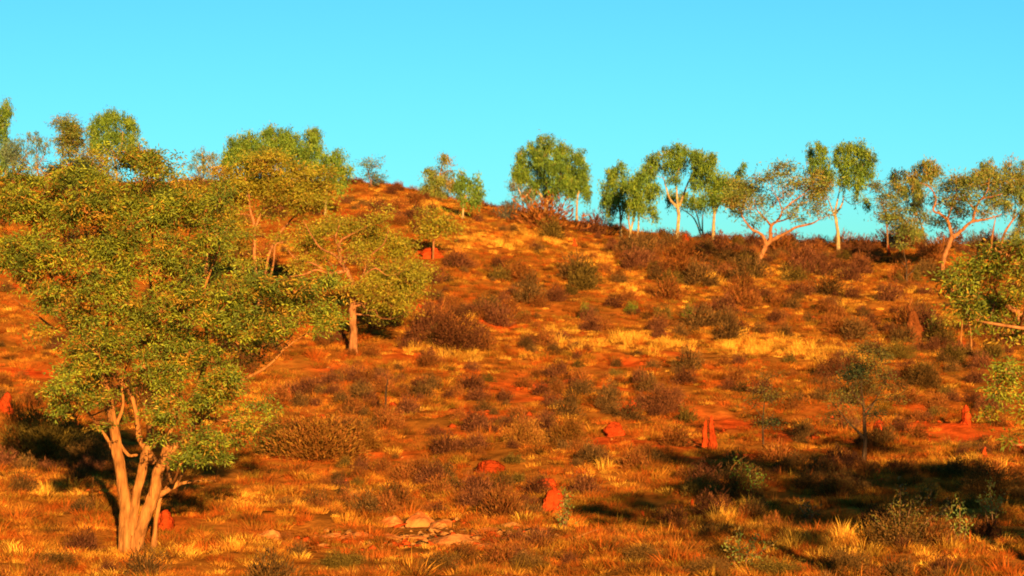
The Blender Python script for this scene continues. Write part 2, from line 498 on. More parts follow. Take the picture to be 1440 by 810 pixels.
def leaves(geo, centre, rad, kind, cov, L, Wd, hang, tuft, twig=None, tw_r=0.006, barkc=None):
    """foliage of one clump: tufts of leaves spread through an ellipsoid"""
    a, b, c = rad
    area = np.pi * a * c
    N = int(cov * 1.7 * area / (0.5 * L * Wd))
    per = 34 if not hang else 42
    nt_ = max(4, int(N / per))
    u = RNG.normal(size=(nt_, 3)); u /= np.linalg.norm(u, axis=1)[:, None]
    q = RNG.random((nt_, 1)) ** 0.5 * (1 + .22 * RNG.normal(size=(nt_, 1)))
    T = centre + u * q * np.array([a, b, c])
    if twig is not None:
        for t in T[:: max(1, nt_ // 12)]:
            mid = (centre + t) / 2 + RNG.normal(size=3) * .06 * c + np.array([0, 0, -.12 * c])
            st = centre + np.array([0, 0, -.55 * c])
            ln = smooth_line([[*st, tw_r * 1.6], [*mid, tw_r * 1.1], [*t, tw_r * .5]], 3)
            twig.tube(ln[:, :3], ln[:, 3], 4, barkc)
    idx = np.repeat(np.arange(nt_), per); n = len(idx)
    tr = tuft * (0.6 + .8 * RNG.random(nt_))[idx][:, None]
    g = RNG.normal(size=(n, 3)) * .55
    if hang:
        off = g * tr * np.array([.7, .7, .6]); off[:, 2] -= np.abs(RNG.normal(size=n)) * tr[:, 0] * .85
        dirs = RNG.normal(size=(n, 3)) * .42 + np.array([0, 0, -1.0])
    else:
        off = g * tr * np.array([1.15, 1.15, .6])
        dirs = off / (tr + 1e-6) * .9 + RNG.normal(size=(n, 3)) * .55 + np.array([0, 0, -.25])
    P = T[idx] + off
    pal = np.array(LEAFC[kind])
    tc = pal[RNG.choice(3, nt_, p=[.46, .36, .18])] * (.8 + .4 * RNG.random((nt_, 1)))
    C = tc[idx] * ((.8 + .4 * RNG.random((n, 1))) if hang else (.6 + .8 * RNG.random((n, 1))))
    geo.blades(P, dirs, L * (.6 + .7 * RNG.random(n)), Wd * (.7 + .5 * RNG.random(n)), C)


def tree(name, label, base, limbs, clumps, kind='green', bark='white', D=None, cov=3.0, L=.22, Wd=.065, hang=True, tuft=.38,
         depth=.8, group=None, cat="tree", sides=7, flare=1.0, gnarl=.1, sink=True, world=None, front=1, limbdir=1.0):
    """limbs: lists of (X, Y, radius in photo pixels); clumps: (X, Y, half width, half height[, coverage factor, depth])"""
    if world is None:
        if D is None:
            f = foot(*base); D = f[1]
        s = D / F
        O = px(base[0], base[1], D)
        O[2] = float(ground(O[0], O[1]))
    e = empty(name, O)
    tag(e, label, cat, group)
    nodes = []

    def place(X, Y, dz):
        # seen from the camera point, shifted along the depth but keeping the tree's real size
        return np.array([(X - 720) * s, D + dz, CAMZ + (405 - Y) * s])

    allx = [c[0] for c in clumps] or [base[0]]
    for li, limb in enumerate(limbs):
        if li == 0 or limb[0] is None:
            pts = [p for p in limb if p is not None]; d0 = 0
        else:
            pts = limb
            q = np.array([[n[0], n[1]] for n in nodes]); dd = np.hypot(q[:, 0] - pts[0][0], q[:, 1] - pts[0][1])
            d0 = nodes[int(np.argmin(dd))][2]
        ln_px = sum(math.hypot(pts[k + 1][0] - pts[k][0], pts[k + 1][1] - pts[k][1]) for k in range(len(pts) - 1))
        d1 = d0 + (RNG.random() * .8 - .1) * limbdir * (0.4 if li == 0 else 1.0) * ln_px * s * depth
        P = []
        for k, p in enumerate(pts):
            t = k / max(1, len(pts) - 1)
            dz = d0 + (d1 - d0) * t
            P.append([*place(p[0], p[1], dz), p[2] * s * (1 - .3 * t * (p[2] < 5))])
        P = np.array(P)
        if li == 0 or limb[0] is None:
            gz = float(ground(P[0, 0], P[0, 1])) - .12
            P[0, 2] = min(P[0, 2], gz) if sink else P[0, 2]
            if P[0, 2] > gz or sink: P[0, 2] = gz
            P[0, 3] *= flare
        ln = smooth_line(P, 5, gnarl * .5)
        g = Geo()
        g.tube(ln[:, :3], ln[:, 3], sides if li < 4 else max(5, sides - 2), BARKC[bark], wob=.13)
        g.build("trunk" if (li == 0 or limb[0] is None) else "limb", M_bark, e, O, smooth=True)
        for k in range(len(ln)):
            t = k / (len(ln) - 1)
            nodes.append([720 + ln[k, 0] / s, 405 - (ln[k, 2] - CAMZ) / s, ln[k, 1] - D, ln[k, 3], t, *ln[k, :3]])
    tw = Geo(); cr = Geo(); N = np.array(nodes)
    cx = np.mean([c[0] for c in clumps]); wx = max(20, max(abs(c[0] - cx) + c[2] for c in clumps))
    for c in clumps:
        X, Y, hw, hh = c[:4]
        cf = c[4] if len(c) > 4 else 1.0
        if len(c) > 5: dz = c[5]
        else:
            room = math.sqrt(max(.1, 1 - ((X - cx) / (wx * 1.05)) ** 2)) * wx * s * .62 * depth
            dz = (RNG.random() * 2 - 1) * room
        C = place(X, Y, dz)
        rad = np.array([hw * s, (hw + hh) * .5 * s * .9, hh * s])
        dist = np.linalg.norm(N[:, 5:8] - C, axis=1) + np.where(N[:, 7] > C[2], 1.2, 0) * rad[2] + (1 - N[:, 4]) * .6 * rad[0]
        dist += np.where(N[:, 4] < .25, 3, 0) * rad[0]
        nn = N[int(np.argmin(dist))]
        st = nn[5:8]; en = C + np.array([0, 0, -.5 * rad[2]])
        ll = np.linalg.norm(en - st)
        r0 = min(nn[3] * .7, max(.012, .022 * ll + .008))
        mid = (st + en) / 2 + RNG.normal(size=3) * .1 * ll + np.array([0, 0, -.08 * ll])
        ln = smooth_line([[*st, r0], [*mid, r0 * .75], [*en, r0 * .5]], 4)
        tw.tube(ln[:, :3], ln[:, 3], 5, BARKC[bark])
        lk = kind if len(c) < 7 else c[6]
        leaves(cr, C, rad, lk, cov * cf, L, Wd, hang, tuft, tw, max(.006, .12 * s), BARKC[bark])
        for _ in range(front if cf > .55 else 0):      # smaller clumps on the outside of the crown
            room = math.sqrt(max(.1, 1 - ((X - cx) / (wx * 1.05)) ** 2)) * wx * s * .62 * depth
            C2 = place(X + RNG.normal() * hw * .5, Y + RNG.normal() * hh * .6, -room * (.45 + .65 * RNG.random()))
            leaves(cr, C2, rad * (.45 + .3 * RNG.random()), lk, cov * cf, L, Wd, hang, tuft, tw, max(.006, .12 * s), BARKC[bark])
    tw.build("twigs", M_bark, e, O)["kind"] = "stuff"
    cr.build("crown", M_leaf, e, O)
    return e


# ---- the big gum in front
tree("gum_tree", "large spreading gum with three pale stems rising from one base in the grass", (186, 781),
     [[(180, 786, 11), (176, 757, 10.5), (177, 720, 9), (172, 680, 8.2), (166, 645, 7.8), (160, 605, 6.8), (152, 560, 6), (135, 505, 5), (108, 455, 4.5), (78, 405, 3.6), (55, 345, 2.6), (40, 290, 1.6)],
      [None, (187, 787, 11), (196, 748, 9.5), (209, 715, 8.6), (218, 688, 8.4), (223, 662, 7.6), (243, 632, 6.4), (266, 606, 5.6), (277, 580, 5.5), (276, 555, 4.6), (288, 510, 4), (290, 465, 3.4), (284, 420, 3), (300, 370, 2.2), (318, 320, 1.4)],
      [(185, 752, 7.5), (190, 705, 6.8), (199, 668, 6.6), (205, 640, 6.4), (213, 612, 5.8), (222, 565, 5.5), (232, 505, 4.5), (224, 450, 3.6), (212, 395, 2.8), (215, 330, 2), (215, 260, 1.2)],
      [None, (216, 787, 4.5), (217, 750, 4), (221, 718, 3.6), (224, 700, 3.4), (232, 686, 3)],
      [(219, 650, 6), (205, 632, 5), (195, 612, 4.6), (190, 575, 4), (180, 550, 3.6), (160, 528, 3), (140, 508, 2.4), (128, 492, 1.6)],
      [(214, 700, 5), (232, 692, 4.2), (250, 682, 3.4), (275, 677, 2), (302, 677, .9)],
      [(245, 686, 2.4), (257, 664, 2.2), (268, 645, 2), (274, 622, 1.8), (292, 600, 1.2), (310, 590, .8)],
      [(228, 650, 5), (238, 610, 4), (250, 575, 3.6), (253, 535, 3.2), (254, 490, 3), (266, 450, 2.6), (278, 405, 2), (262, 350, 1.6), (270, 300, 1)],
      [(277, 585, 3.2), (305, 558, 2.7), (335, 538, 2.4), (372, 518, 2.2), (396, 495, 2), (412, 468, 1.7), (430, 440, 1.3), (448, 415, .8)],
      [(400, 490, 1.6), (430, 470, 1.2), (462, 458, .7)],
      [(108, 455, 3.4), (70, 420, 2), (40, 400, 1.4), (8, 372, .8)],
      [(78, 465, 2.2), (45, 440, 1.2), (10, 415, .7)],
      [(135, 505, 3), (150, 450, 2.6), (140, 400, 2.2), (125, 350, 1.8), (110, 300, 1.2)],
      [(222, 565, 3.4), (195, 500, 3), (180, 440, 2.4), (165, 380, 2), (150, 320, 1.4)],
      [(330, 590, 1.6), (355, 600, 1.4), (390, 595, .7)],
      [(250, 575, 2.6), (300, 590, 2), (335, 592, 1.4), (350, 585, .8)],
      [(168, 625, 3), (180, 640, 2.6), (192, 640, 3)],
      [(163, 640, 3), (145, 610, 2.6), (122, 580, 2), (100, 560, 1.2)],
      [(222, 665, 3.6), (232, 630, 3), (228, 595, 2.4), (240, 560, 1.6)],
      [(240, 634, 3), (262, 628, 2.4), (285, 610, 1.8), (312, 606, 1)],
      [(205, 640, 3), (208, 605, 2.6), (202, 575, 2), (210, 545, 1.2)],
      [(160, 605, 3), (172, 570, 2.4), (170, 535, 1.8), (182, 500, 1.2)],
      [(266, 606, 3), (300, 572, 2.4), (318, 540, 1.8), (330, 500, 1.2)]],
     [(20, 285, 42, 38, .9), (75, 300, 48, 38), (140, 285, 45, 32), (15, 350, 30, 35, .7), (70, 355, 50, 32), (130, 340, 45, 35), (185, 300, 40, 35),
      (205, 232, 45, 26), (240, 240, 35, 24), (225, 285, 45, 32), (190, 350, 40, 30), (268, 300, 40, 36), (300, 345, 40, 40), (262, 375, 35, 30, .6),
      (110, 400, 45, 26), (180, 405, 42, 28), (60, 395, 30, 22, .7), (232, 430, 42, 36), (322, 425, 50, 34), (285, 400, 40, 30, .7), (432, 412, 50, 24),
      (462, 440, 34, 18), (392, 425, 34, 26), (372, 462, 28, 20, .8), (330, 480, 50, 32), (278, 490, 40, 30), (215, 480, 40, 30), (165, 478, 40, 34), (120, 450, 30, 26, .8),
      (120, 530, 30, 28), (150, 560, 26, 22, .6), (108, 562, 26, 20, .8), (140, 585, 20, 12, .5), (205, 535, 36, 26, .7), (262, 545, 38, 28, .7), (318, 540, 46, 34), (352, 575, 26, 18, .9),
      (330, 605, 34, 14, .8), (292, 612, 28, 22, .8), (305, 635, 22, 10, .7), (240, 580, 28, 20, .6), (165, 592, 20, 10, .4), (45, 255, 35, 20, .8), (100, 255, 30, 20, .7), (296, 632, 28, 14, .8), (325, 618, 24, 14, .7), (270, 640, 18, 8, .4), (262, 612, 22, 14, .5), (340, 440, 30, 22), (385, 395, 24, 18, .8), (95, 545, 22, 14, .6), (150, 595, 16, 10, .45), (345, 400, 26, 20, .8), (175, 270, 30, 22, .8), (300, 290, 30, 24, .7)],
     kind='main', bark='main', cov=1.45, L=.105, Wd=.030, hang=False, tuft=.15, depth=1.0, sides=12, flare=1.12, front=3, limbdir=.2)

# ---- twisted tree on the middle slope
tree("twisted_gum", "rounded gum with thick straight trunk and bare twisted limbs on the open middle slope", (497, 498),
     [[(497, 499, 6.5), (497, 470, 5.6), (496, 440, 5.2), (497, 415, 4.6), (492, 385, 4), (480, 372, 3.2)],
      [(488, 380, 2.6), (465, 385, 2), (448, 380, 1.8), (430, 386, 1.6), (412, 389, 1)],
      [(485, 375, 2.4), (472, 358, 2), (455, 350, 1.7), (443, 332, 1.3), (433, 312, .8)],
      [(486, 372, 2.6), (478, 355, 2.4), (480, 340, 2), (492, 332, 1.5), (500, 328, .8)],
      [(482, 352, 1.8), (474, 338, 1.5), (480, 318, 1.1)],
      [(484, 372, 1.8), (492, 362, 1.6), (502, 356, 1.2)],
      [(455, 378, 1.5), (440, 370, 1.3), (420, 365, 1.1), (405, 350, .7)],
      [(498, 428, 1.8), (508, 426, 1.5), (518, 436, 1.3), (530, 436, 1.1), (536, 446, .9), (552, 448, .6)],
      [(497, 432, 2), (520, 425, 1.6), (530, 415, 1.1)],
      [(495, 412, 2), (512, 388, 1.7), (522, 362, 1.4), (542, 345, 1.1), (550, 325, .7)],
      [(512, 388, 1.3), (530, 378, 1.1), (548, 388, .9), (572, 380, .6)]],
     [(430, 345, 26, 22, .7), (455, 325, 28, 18), (492, 318, 26, 16), (525, 335, 30, 24), (555, 350, 28, 26), (575, 385, 24, 24), (540, 385, 32, 26),
      (585, 410, 20, 16, .9), (555, 420, 34, 22), (520, 420, 26, 20, .8), (470, 400, 22, 12, .6), (505, 360, 22, 16, .6), (450, 350, 20, 14, .5), (575, 435, 20, 10, .6),
      (530, 305, 24, 14, .6), (420, 372, 20, 14, .7), (500, 340, 30, 18, .5), (440, 365, 24, 16, .5), (560, 395, 34, 26), (590, 385, 18, 20), (545, 440, 28, 14, .8), (470, 312, 26, 14, .8), (505, 408, 20, 12, .9, -1.3), (530, 395, 24, 16, .7, -1.6), (485, 405, 14, 10, .6, -1.0)],
     kind='gold', bark='orange', cov=1.8, L=.15, Wd=.045, hang=False, tuft=.3, depth=1.0, sides=9, gnarl=.35, limbdir=-1.1, front=0)

# ---- slender leaning stems just behind the big gum
tree("slender_gum", "yellow green gum with two thin bare stems showing beside the big gum's crown", (366, 445),
     [[(368, 447, 3.2), (361, 392, 2.8), (358, 355, 2.6), (358, 318, 2.4), (352, 295, 2), (350, 270, 1.4), (345, 250, 1)],
      [(364, 415, 2.4), (372, 380, 2.2), (378, 350, 2), (394, 320, 1.8), (415, 296, 1.4), (425, 280, .9)],
      [(376, 400, 1.6), (384, 372, 1.5), (387, 345, 1.3), (398, 340, .8)],
      [(358, 325, 1.6), (366, 302, 1.4), (380, 270, 1)],
      [(394, 320, 1.2), (410, 310, .9), (420, 312, .6)]],
     [(345, 262, 26, 20), (375, 255, 30, 22), (405, 262, 30, 22), (432, 270, 26, 18), (450, 282, 24, 14, .8), (360, 232, 26, 16, .8), (325, 275, 22, 20), (390, 285, 24, 12, .6),
      (425, 295, 20, 10, .6), (310, 300, 22, 20, .8), (440, 250, 22, 14, .7), (385, 225, 28, 14, .8), (415, 240, 26, 16, .9), (330, 245, 24, 18, .9), (455, 262, 18, 14, .8), (350, 325, 18, 14, .5), (395, 335, 20, 12, .5), (380, 300, 22, 12, .5), (340, 375, 20, 16, .5), (372, 365, 14, 12, .4)],
     kind='gold', bark='orange', cov=2.2, L=.2, Wd=.05, hang=False, tuft=.36)
tree("slender_gum", "bushy gum filling the gap behind the big gum's upper crown", (290, 440),
     [[(290, 442, 4), (289, 380, 3.4), (292, 340, 2.8), (286, 300, 2), (290, 265, 1.2)], [(292, 345, 1.8), (315, 315, 1.4), (325, 290, 1)]],
     [(285, 270, 24, 18, .7), (318, 310, 26, 22, .8), (268, 265, 22, 20, .6), (330, 345, 20, 16, .6)], kind='gold', bark='orange', cov=2.0, L=.2, Wd=.05, hang=False, tuft=.36)

# ---- gums along the skyline (hanging leaves)
RG = "gums along the ridge"
tree("ridge_gum", "narrow columnar gum at the far end of the ridge, tallest of that end", (8, 262),
     [[(8, 262, 1.8), (7, 220, 1.6), (5, 180, 1.2), (4, 150, .8)]],
     [(6, 145, 8, 14), (4, 175, 11, 20), (8, 205, 10, 20), (2, 228, 10, 16, .8)], D=176, kind='green', group=RG)
tree("ridge_gum", "pale wispy grey green gum beside the narrow columnar gum", (20, 262),
     [[(18, 262, 1.8), (20, 235, 1.6), (24, 210, 1.1)], [(19, 240, 1.2), (10, 215, .8)]],
     [(22, 205, 14, 18, .7), (30, 225, 14, 16, .5), (12, 220, 12, 18, .6), (25, 240, 14, 10, .4)], D=165, kind='grey', bark='brown', group=RG, cov=2)
tree("ridge_gum", "thin sparse sapling with see-through crown between two leafier ridge gums", (55, 262),
     [[(56, 262, 1.3), (52, 235, 1.1), (50, 205, .8), (48, 188, .5)], [(52, 235, .8), (62, 215, .5)]],
     [(50, 192, 10, 10, .6), (44, 208, 12, 10, .5), (62, 205, 11, 12, .5), (54, 228, 14, 12, .35)], D=170, kind='grey', bark='orange', group=RG, cov=2)
tree("ridge_gum", "gum with bent bare stem leaning under a tight reddish green crown", (60, 262),
     [[(60, 264, 1.8), (68, 246, 1.5), (82, 238, 1.4), (88, 228, 1.2), (87, 205, 1)], [(86, 232, 1), (98, 222, .8), (104, 205, .6)]],
     [(88, 172, 14, 10, .7), (102, 180, 15, 14), (90, 196, 14, 14), (108, 200, 12, 16), (98, 215, 14, 10, .8)], D=160, kind='olive', bark='brown', group=RG, hang=False)
tree("dark_bush_tree", "dense very dark rounded tree low on the ridge between paler gums", (108, 275),
     [[(108, 276, 1.6), (108, 255, 1.2), (108, 240, .8)]],
     [(105, 240, 17, 16, 1.3), (118, 235, 12, 12), (98, 252, 12, 12, 1.2), (112, 255, 16, 12, 1.2)], D=150, kind='dark', bark='dark', hang=False, cov=3.5)
tree("ridge_gum", "yellowish low bushy gum overlapping the dense dark tree on the ridge", (135, 272),
     [[(134, 272, 1.6), (132, 250, 1.2), (128, 230, .8)]],
     [(124, 220, 14, 12, .8), (140, 232, 14, 12, .8), (132, 245, 16, 10, .7), (150, 250, 14, 12, .8)], D=152, kind='gold', bark='orange', group=RG, hang=False)
tree("ridge_gum", "umbrella topped gum with drooping leaf curtains and thin pale trunk", (165, 262),
     [[(165, 264, 1.8), (163, 240, 1.6), (160, 220, 1.5), (155, 205, 1)], [(160, 222, 1.1), (170, 205, .9), (172, 185, .6)], [(146, 228, .9), (142, 212, .7), (138, 200, .5)]],
     [(160, 160, 18, 11), (145, 170, 15, 12), (134, 185, 10, 14), (178, 168, 14, 13), (188, 190, 8, 22), (165, 188, 15, 14), (150, 195, 13, 12, .8), (135, 205, 12, 10), (184, 212, 9, 14, .8)], D=175, kind='green', group=RG)
tree("ridge_gum", "greyish bare-looking thin gum just behind the big gum's top on the skyline", (285, 262),
     [[(285, 265, 1.6), (286, 240, 1.3), (284, 215, .8)], [(286, 240, .9), (297, 220, .6)]],
     [(282, 212, 13, 10, .5), (294, 220, 16, 12, .5), (280, 232, 14, 12, .5), (300, 240, 16, 12, .5)], D=178, kind='grey', bark='white', group=RG, cov=2)
tree("ridge_gum", "broad leafy gum starting the tall skyline clump, pale trunk at its foot", (345, 300),
     [[(344, 302, 3), (346, 275, 2.6), (347, 250, 2), (345, 225, 1.4)], [(346, 265, 1.8), (356, 240, 1.4), (360, 215, 1)]],
     [(335, 205, 20, 14), (325, 220, 16, 16), (350, 192, 18, 12), (345, 212, 20, 14), (362, 205, 18, 16), (355, 230, 22, 12, .7)], D=165, kind='green', group=RG)
tree("ridge_gum", "domed gum with the highest top of the tall skyline clump", (380, 300),
     [[(380, 302, 2.6), (381, 270, 2.4), (382, 240, 1.8), (380, 210, 1.2)], [(381, 260, 1.6), (395, 235, 1.2), (402, 210, .8)]],
     [(377, 183, 14, 11), (395, 188, 16, 12), (410, 195, 15, 14), (388, 205, 18, 14), (405, 215, 18, 14), (375, 215, 16, 14, .8)], D=170, kind='green', group=RG)
tree("ridge_gum", "round headed gum closing the tall skyline clump beside the slender lone trunk", (430, 302),
     [[(428, 304, 2.4), (430, 270, 2), (432, 235, 1.6), (436, 210, 1)], [(430, 260, 1.4), (442, 240, 1)]],
     [(437, 190, 14, 12), (446, 205, 12, 14), (430, 208, 16, 14), (442, 228, 14, 12, .8), (425, 232, 16, 12, .6)], D=168, kind='green', group=RG)
tree("ridge_gum", "slender gum with long straight white trunk below a small drooping crown", (457, 306),
     [[(457, 308, 1.9), (458, 285, 1.7), (459, 262, 1.5), (459, 245, 1.1), (463, 228, .7)], [(459, 255, 1), (470, 240, .7)]],
     [(462, 220, 14, 10), (478, 220, 10, 9), (470, 235, 16, 12), (484, 238, 8, 14, .8), (450, 235, 10, 12, .8), (478, 258, 8, 14, .5)], D=150, kind='green', group=RG)
tree("ridge_gum", "small isolated open-crowned gum on the bare crest of the hill", (523, 268),
     [[(523, 268, 1.2), (521, 255, 1), (517, 240, .8), (514, 230, .5)], [(522, 256, .8), (529, 240, .5)]],
     [(516, 232, 8, 9, .6), (528, 230, 7, 7, .5), (518, 246, 9, 9, .5), (528, 252, 7, 10, .8)], D=180, kind='grey', bark='brown', group=RG, cov=2.2, hang=False)
tree("ridge_gum", "bushy gum with one loose tuft standing above its head, on the crest", (618, 280),
     [[(618, 284, 1.8), (617, 262, 1.5), (620, 240, 1.2), (626, 222, .7)], [(620, 245, 1), (634, 240, .8), (640, 252, .6)], [(617, 262, 1), (606, 248, .7)]],
     [(625, 222, 10, 9, .6), (608, 238, 13, 9), (615, 252, 18, 10, .9), (603, 265, 14, 10, .8), (620, 270, 16, 10, .8), (638, 258, 9, 12, .8), (632, 240, 8, 8, .5)], D=178, kind='olive', bark='brown', group=RG)
tree("ridge_gum", "slim pale-trunked gum with small tufted crown just below the crest", (650, 314),
     [[(650, 316, 1.9), (651, 298, 1.6), (652, 278, 1.4), (654, 262, 1)], [(652, 280, .9), (662, 265, .7)]],
     [(654, 248, 10, 9), (648, 262, 8, 12, .8), (664, 262, 11, 10), (671, 272, 7, 14, .8), (660, 278, 12, 7, .6)], D=158, kind='green', group=RG)
tree("sapling", "small pale green sapling on a short white stem below the crest", (587, 321),
     [[(587, 322, 1.1), (587, 308, .9), (586, 295, .6)]],
     [(585, 290, 8, 9, .8), (583, 302, 8, 8, .8), (592, 300, 7, 8, .7)], kind='olive', cov=2, D=150)
tree("sapling", "broad low sapling with fuzzy golden crown above a patch of bare red soil", (609, 350),
     [[(609, 352, 1.6), (610, 335, 1.4), (611, 315, 1), (612, 300, .7)], [(610, 325, .9), (626, 310, .6)], [(610, 330, .9), (598, 318, .6)]],
     [(608, 300, 18, 12, .7), (628, 305, 16, 12, .6), (596, 312, 13, 12, .7), (618, 320, 16, 12, .7), (634, 322, 12, 8, .6), (604, 328, 12, 8, .6)], kind='gold', bark='orange', cov=1.8, hang=False, D=135)

tree("ridge_gum", "big dense dome-crowned gum standing alone on the skyline over rusty scrub", (768, 310),
     [[(766, 312, 3.2), (768, 290, 3), (770, 270, 2.6), (766, 245, 2), (764, 225, 1.2)], [(769, 285, 2), (780, 260, 1.6), (792, 240, 1.1)], [(768, 285, 2), (755, 265, 1.5), (742, 248, 1)]],
     [(770, 203, 18, 11), (750, 210, 16, 11), (792, 207, 17, 12), (734, 225, 13, 14), (812, 222, 13, 16), (756, 228, 20, 14), (782, 228, 20, 14), (803, 242, 18, 16),
      (735, 246, 14, 14), (760, 250, 20, 14), (785, 252, 18, 12), (820, 243, 9, 14), (772, 268, 16, 12, .9), (748, 265, 12, 12, .8), (806, 262, 12, 13, .8), (825, 262, 6, 10, .7),
      (728, 240, 10, 14, .8)], D=188, kind='green', group=RG, cov=2.9)
tree("ridge_gum", "thin grey open-branched gum leaning against the big dome crown", (735, 298),
     [[(738, 300, 1.4), (734, 280, 1.1), (728, 262, .8)], [(735, 282, .9), (748, 265, .6)]],
     [(722, 256, 12, 12, .5), (735, 268, 16, 14, .4), (750, 278, 14, 12, .4), (722, 280, 10, 10, .35)], D=186, kind='grey', cov=2, group=RG)
tree("ridge_gum", "slender white trunk with tiny hanging tassels beside the big dome crown", (811, 322),
     [[(811, 326, 2.1), (811, 300, 1.8), (812, 280, 1.4), (814, 268, 1)], [(812, 275, .9), (822, 264, .8), (826, 272, .6)]],
     [(804, 262, 9, 10, .8), (825, 272, 6, 10, .7), (812, 255, 12, 8)], D=180, kind='green', group=RG)
tree("ridge_gum", "dark leafy gum on a short pale trunk, first of three tight-set trees", (873, 348),
     [[(872, 352, 2.4), (873, 325, 2.1), (872, 300, 1.8), (868, 280, 1.2)], [(873, 312, 1.5), (878, 292, 1)]],
     [(868, 240, 15, 10), (856, 256, 12, 12), (876, 256, 15, 12), (852, 278, 10, 14), (868, 276, 14, 12), (884, 282, 9, 12, .9), (858, 292, 10, 8, .6)], D=165, kind='green', group=RG)
tree("ridge_gum", "gum with two thin crossing white stems, middle of three tight-set trees", (884, 354),
     [[(883, 357, 2), (885, 335, 1.8), (890, 312, 1.6), (894, 295, 1.2), (896, 275, .8)], [(887, 328, 1.4), (884, 308, 1.1), (886, 290, .7)]],
     [(890, 258, 12, 14), (900, 245, 14, 12), (888, 285, 10, 10, .8), (896, 272, 12, 12)], D=160, kind='green', group=RG)
tree("ridge_gum", "lighter green gum with slim white trunk, last of three tight-set trees", (896, 342),
     [[(896, 345, 1.6), (898, 320, 1.4), (899, 298, 1.2), (904, 275, .8)]],
     [(912, 240, 12, 12), (918, 258, 10, 12), (908, 268, 12, 12), (918, 290, 8, 9, .6), (905, 290, 12, 8, .7), (922, 300, 8, 5, .5)], D=168, kind='green', group=RG)
tree("ridge_gum", "tall gum whose orange upper limbs fork in a V under a high dense crown", (952, 345),
     [[(951, 348, 3), (953, 325, 2.8), (955, 305, 2.6), (954, 290, 2.4), (953, 272, 1.8), (951, 250, 1.2)],
      [(954, 292, 2), (943, 280, 1.8), (938, 265, 1.4), (934, 250, .9)], [(956, 290, 2), (964, 270, 1.7), (970, 255, 1.4), (978, 242, .9)]],
     [(962, 207, 16, 9), (940, 212, 15, 9), (982, 215, 15, 12), (918, 222, 12, 8), (958, 224, 16, 10), (996, 228, 10, 12), (935, 230, 14, 8, .8), (980, 238, 14, 12),
      (948, 245, 8, 10, .6), (996, 248, 12, 14), (1000, 218, 6, 8, .9)], D=170, kind='green', group=RG, cov=3.1)
tree("ridge_gum", "multi-stemmed gum with thin grey fanned stems and low spreading crown", (988, 330),
     [[(988, 332, 1.3), (978, 310, 1.1), (966, 298, .9), (950, 290, .6)], [(988, 330, 1.2), (988, 305, 1), (992, 288, .7)], [(986, 325, 1.2), (980, 300, .9), (978, 285, .6)]],
     [(965, 278, 14, 9, .8), (985, 280, 15, 9, .8), (945, 272, 12, 10, .8), (1000, 270, 12, 12, .8)], D=182, kind='green', bark='white', group=RG)
tree("ridge_gum", "gum with forked white trunk and a round knob of leaves above its crown", (1003, 334),
     [[(1003, 338, 2.6), (1004, 315, 2.3), (1006, 298, 2), (1014, 285, 1.6), (1024, 272, 1)], [(1005, 300, 1.5), (1002, 285, 1.2), (1003, 265, .8)]],
     [(1042, 240, 8, 8), (1010, 250, 14, 12), (1028, 255, 14, 12, 1, 0, 'olive'), (1045, 262, 12, 12, 1, 0, 'olive'), (1018, 272, 14, 10), (1002, 282, 12, 8, .8), (1035, 278, 12, 12, .9, 0, 'olive')], D=172, kind='green', group=RG)
tree("leaning_gum", "wide gum leaning from a thick orange trunk with low forked bare limbs", (1060, 388),
     [[(1059, 391, 4.6), (1065, 370, 4.3), (1075, 350, 4.2), (1083, 338, 4)],
      [(1078, 346, 2.6), (1070, 330, 2.2), (1056, 322, 1.8), (1046, 310, 1.2), (1040, 298, .7)],
      [(1083, 338, 2.8), (1083, 320, 2.4), (1092, 310, 2), (1098, 298, 1.5), (1092, 280, 1)],
      [(1085, 338, 3), (1100, 330, 2.4), (1118, 320, 2), (1138, 315, 1.6), (1150, 308, .9)],
      [(1083, 318, 1.6), (1072, 305, 1.3), (1062, 295, .9), (1058, 280, .6)],
      [(1100, 296, 1.2), (1112, 285, 1), (1130, 272, .8), (1140, 262, .5)], [(1092, 312, 1.2), (1106, 308, 1), (1118, 300, .6)]],
     [(1040, 262, 13, 12), (1030, 280, 12, 12), (1045, 298, 10, 12, .9), (1062, 262, 13, 12, .6), (1080, 248, 16, 10, .7), (1105, 242, 15, 8, .8), (1075, 280, 9, 14, .9),
      (1100, 262, 16, 10, .5), (1125, 258, 15, 12, .6), (1142, 272, 14, 12, .9), (1158, 262, 10, 16, .8), (1120, 285, 16, 10, .5), (1150, 292, 14, 12, .6), (1108, 300, 16, 8, .4), (1095, 280, 12, 12, .4),
      (1160, 300, 8, 10, .5), (1060, 312, 8, 6, .3), (1130, 305, 14, 7, .4)], kind='olive', bark='orange', cov=2.8, hang=False, tuft=.45, gnarl=.3, sides=9, limbdir=-.7)
tree("ridge_gum", "tall straight white trunk topped by a blocky crown of hanging green tufts", (1179, 348),
     [[(1179, 352, 3), (1179, 330, 2.6), (1177, 312, 2.4), (1176, 298, 2), (1180, 280, 1.4), (1184, 262, .8)], [(1177, 300, 1.7), (1187, 285, 1.3), (1189, 268, .8)], [(1176, 305, 1.4), (1170, 288, 1), (1165, 270, .6)]],
     [(1142, 212, 9, 10), (1156, 208, 10, 10), (1150, 225, 14, 12), (1182, 205, 10, 10), (1196, 210, 10, 11), (1212, 208, 12, 9), (1218, 220, 9, 14), (1185, 225, 14, 14), (1205, 228, 12, 14),
      (1142, 242, 11, 12, 1, 0, 'olive'), (1160, 240, 12, 10), (1185, 246, 11, 14), (1204, 250, 10, 16), (1216, 238, 8, 10), (1160, 262, 10, 10, .8, 0, 'olive'), (1204, 270, 6, 8, .7), (1217, 278, 3, 7, .8)], D=168, kind='green', group=RG, cov=2.8)
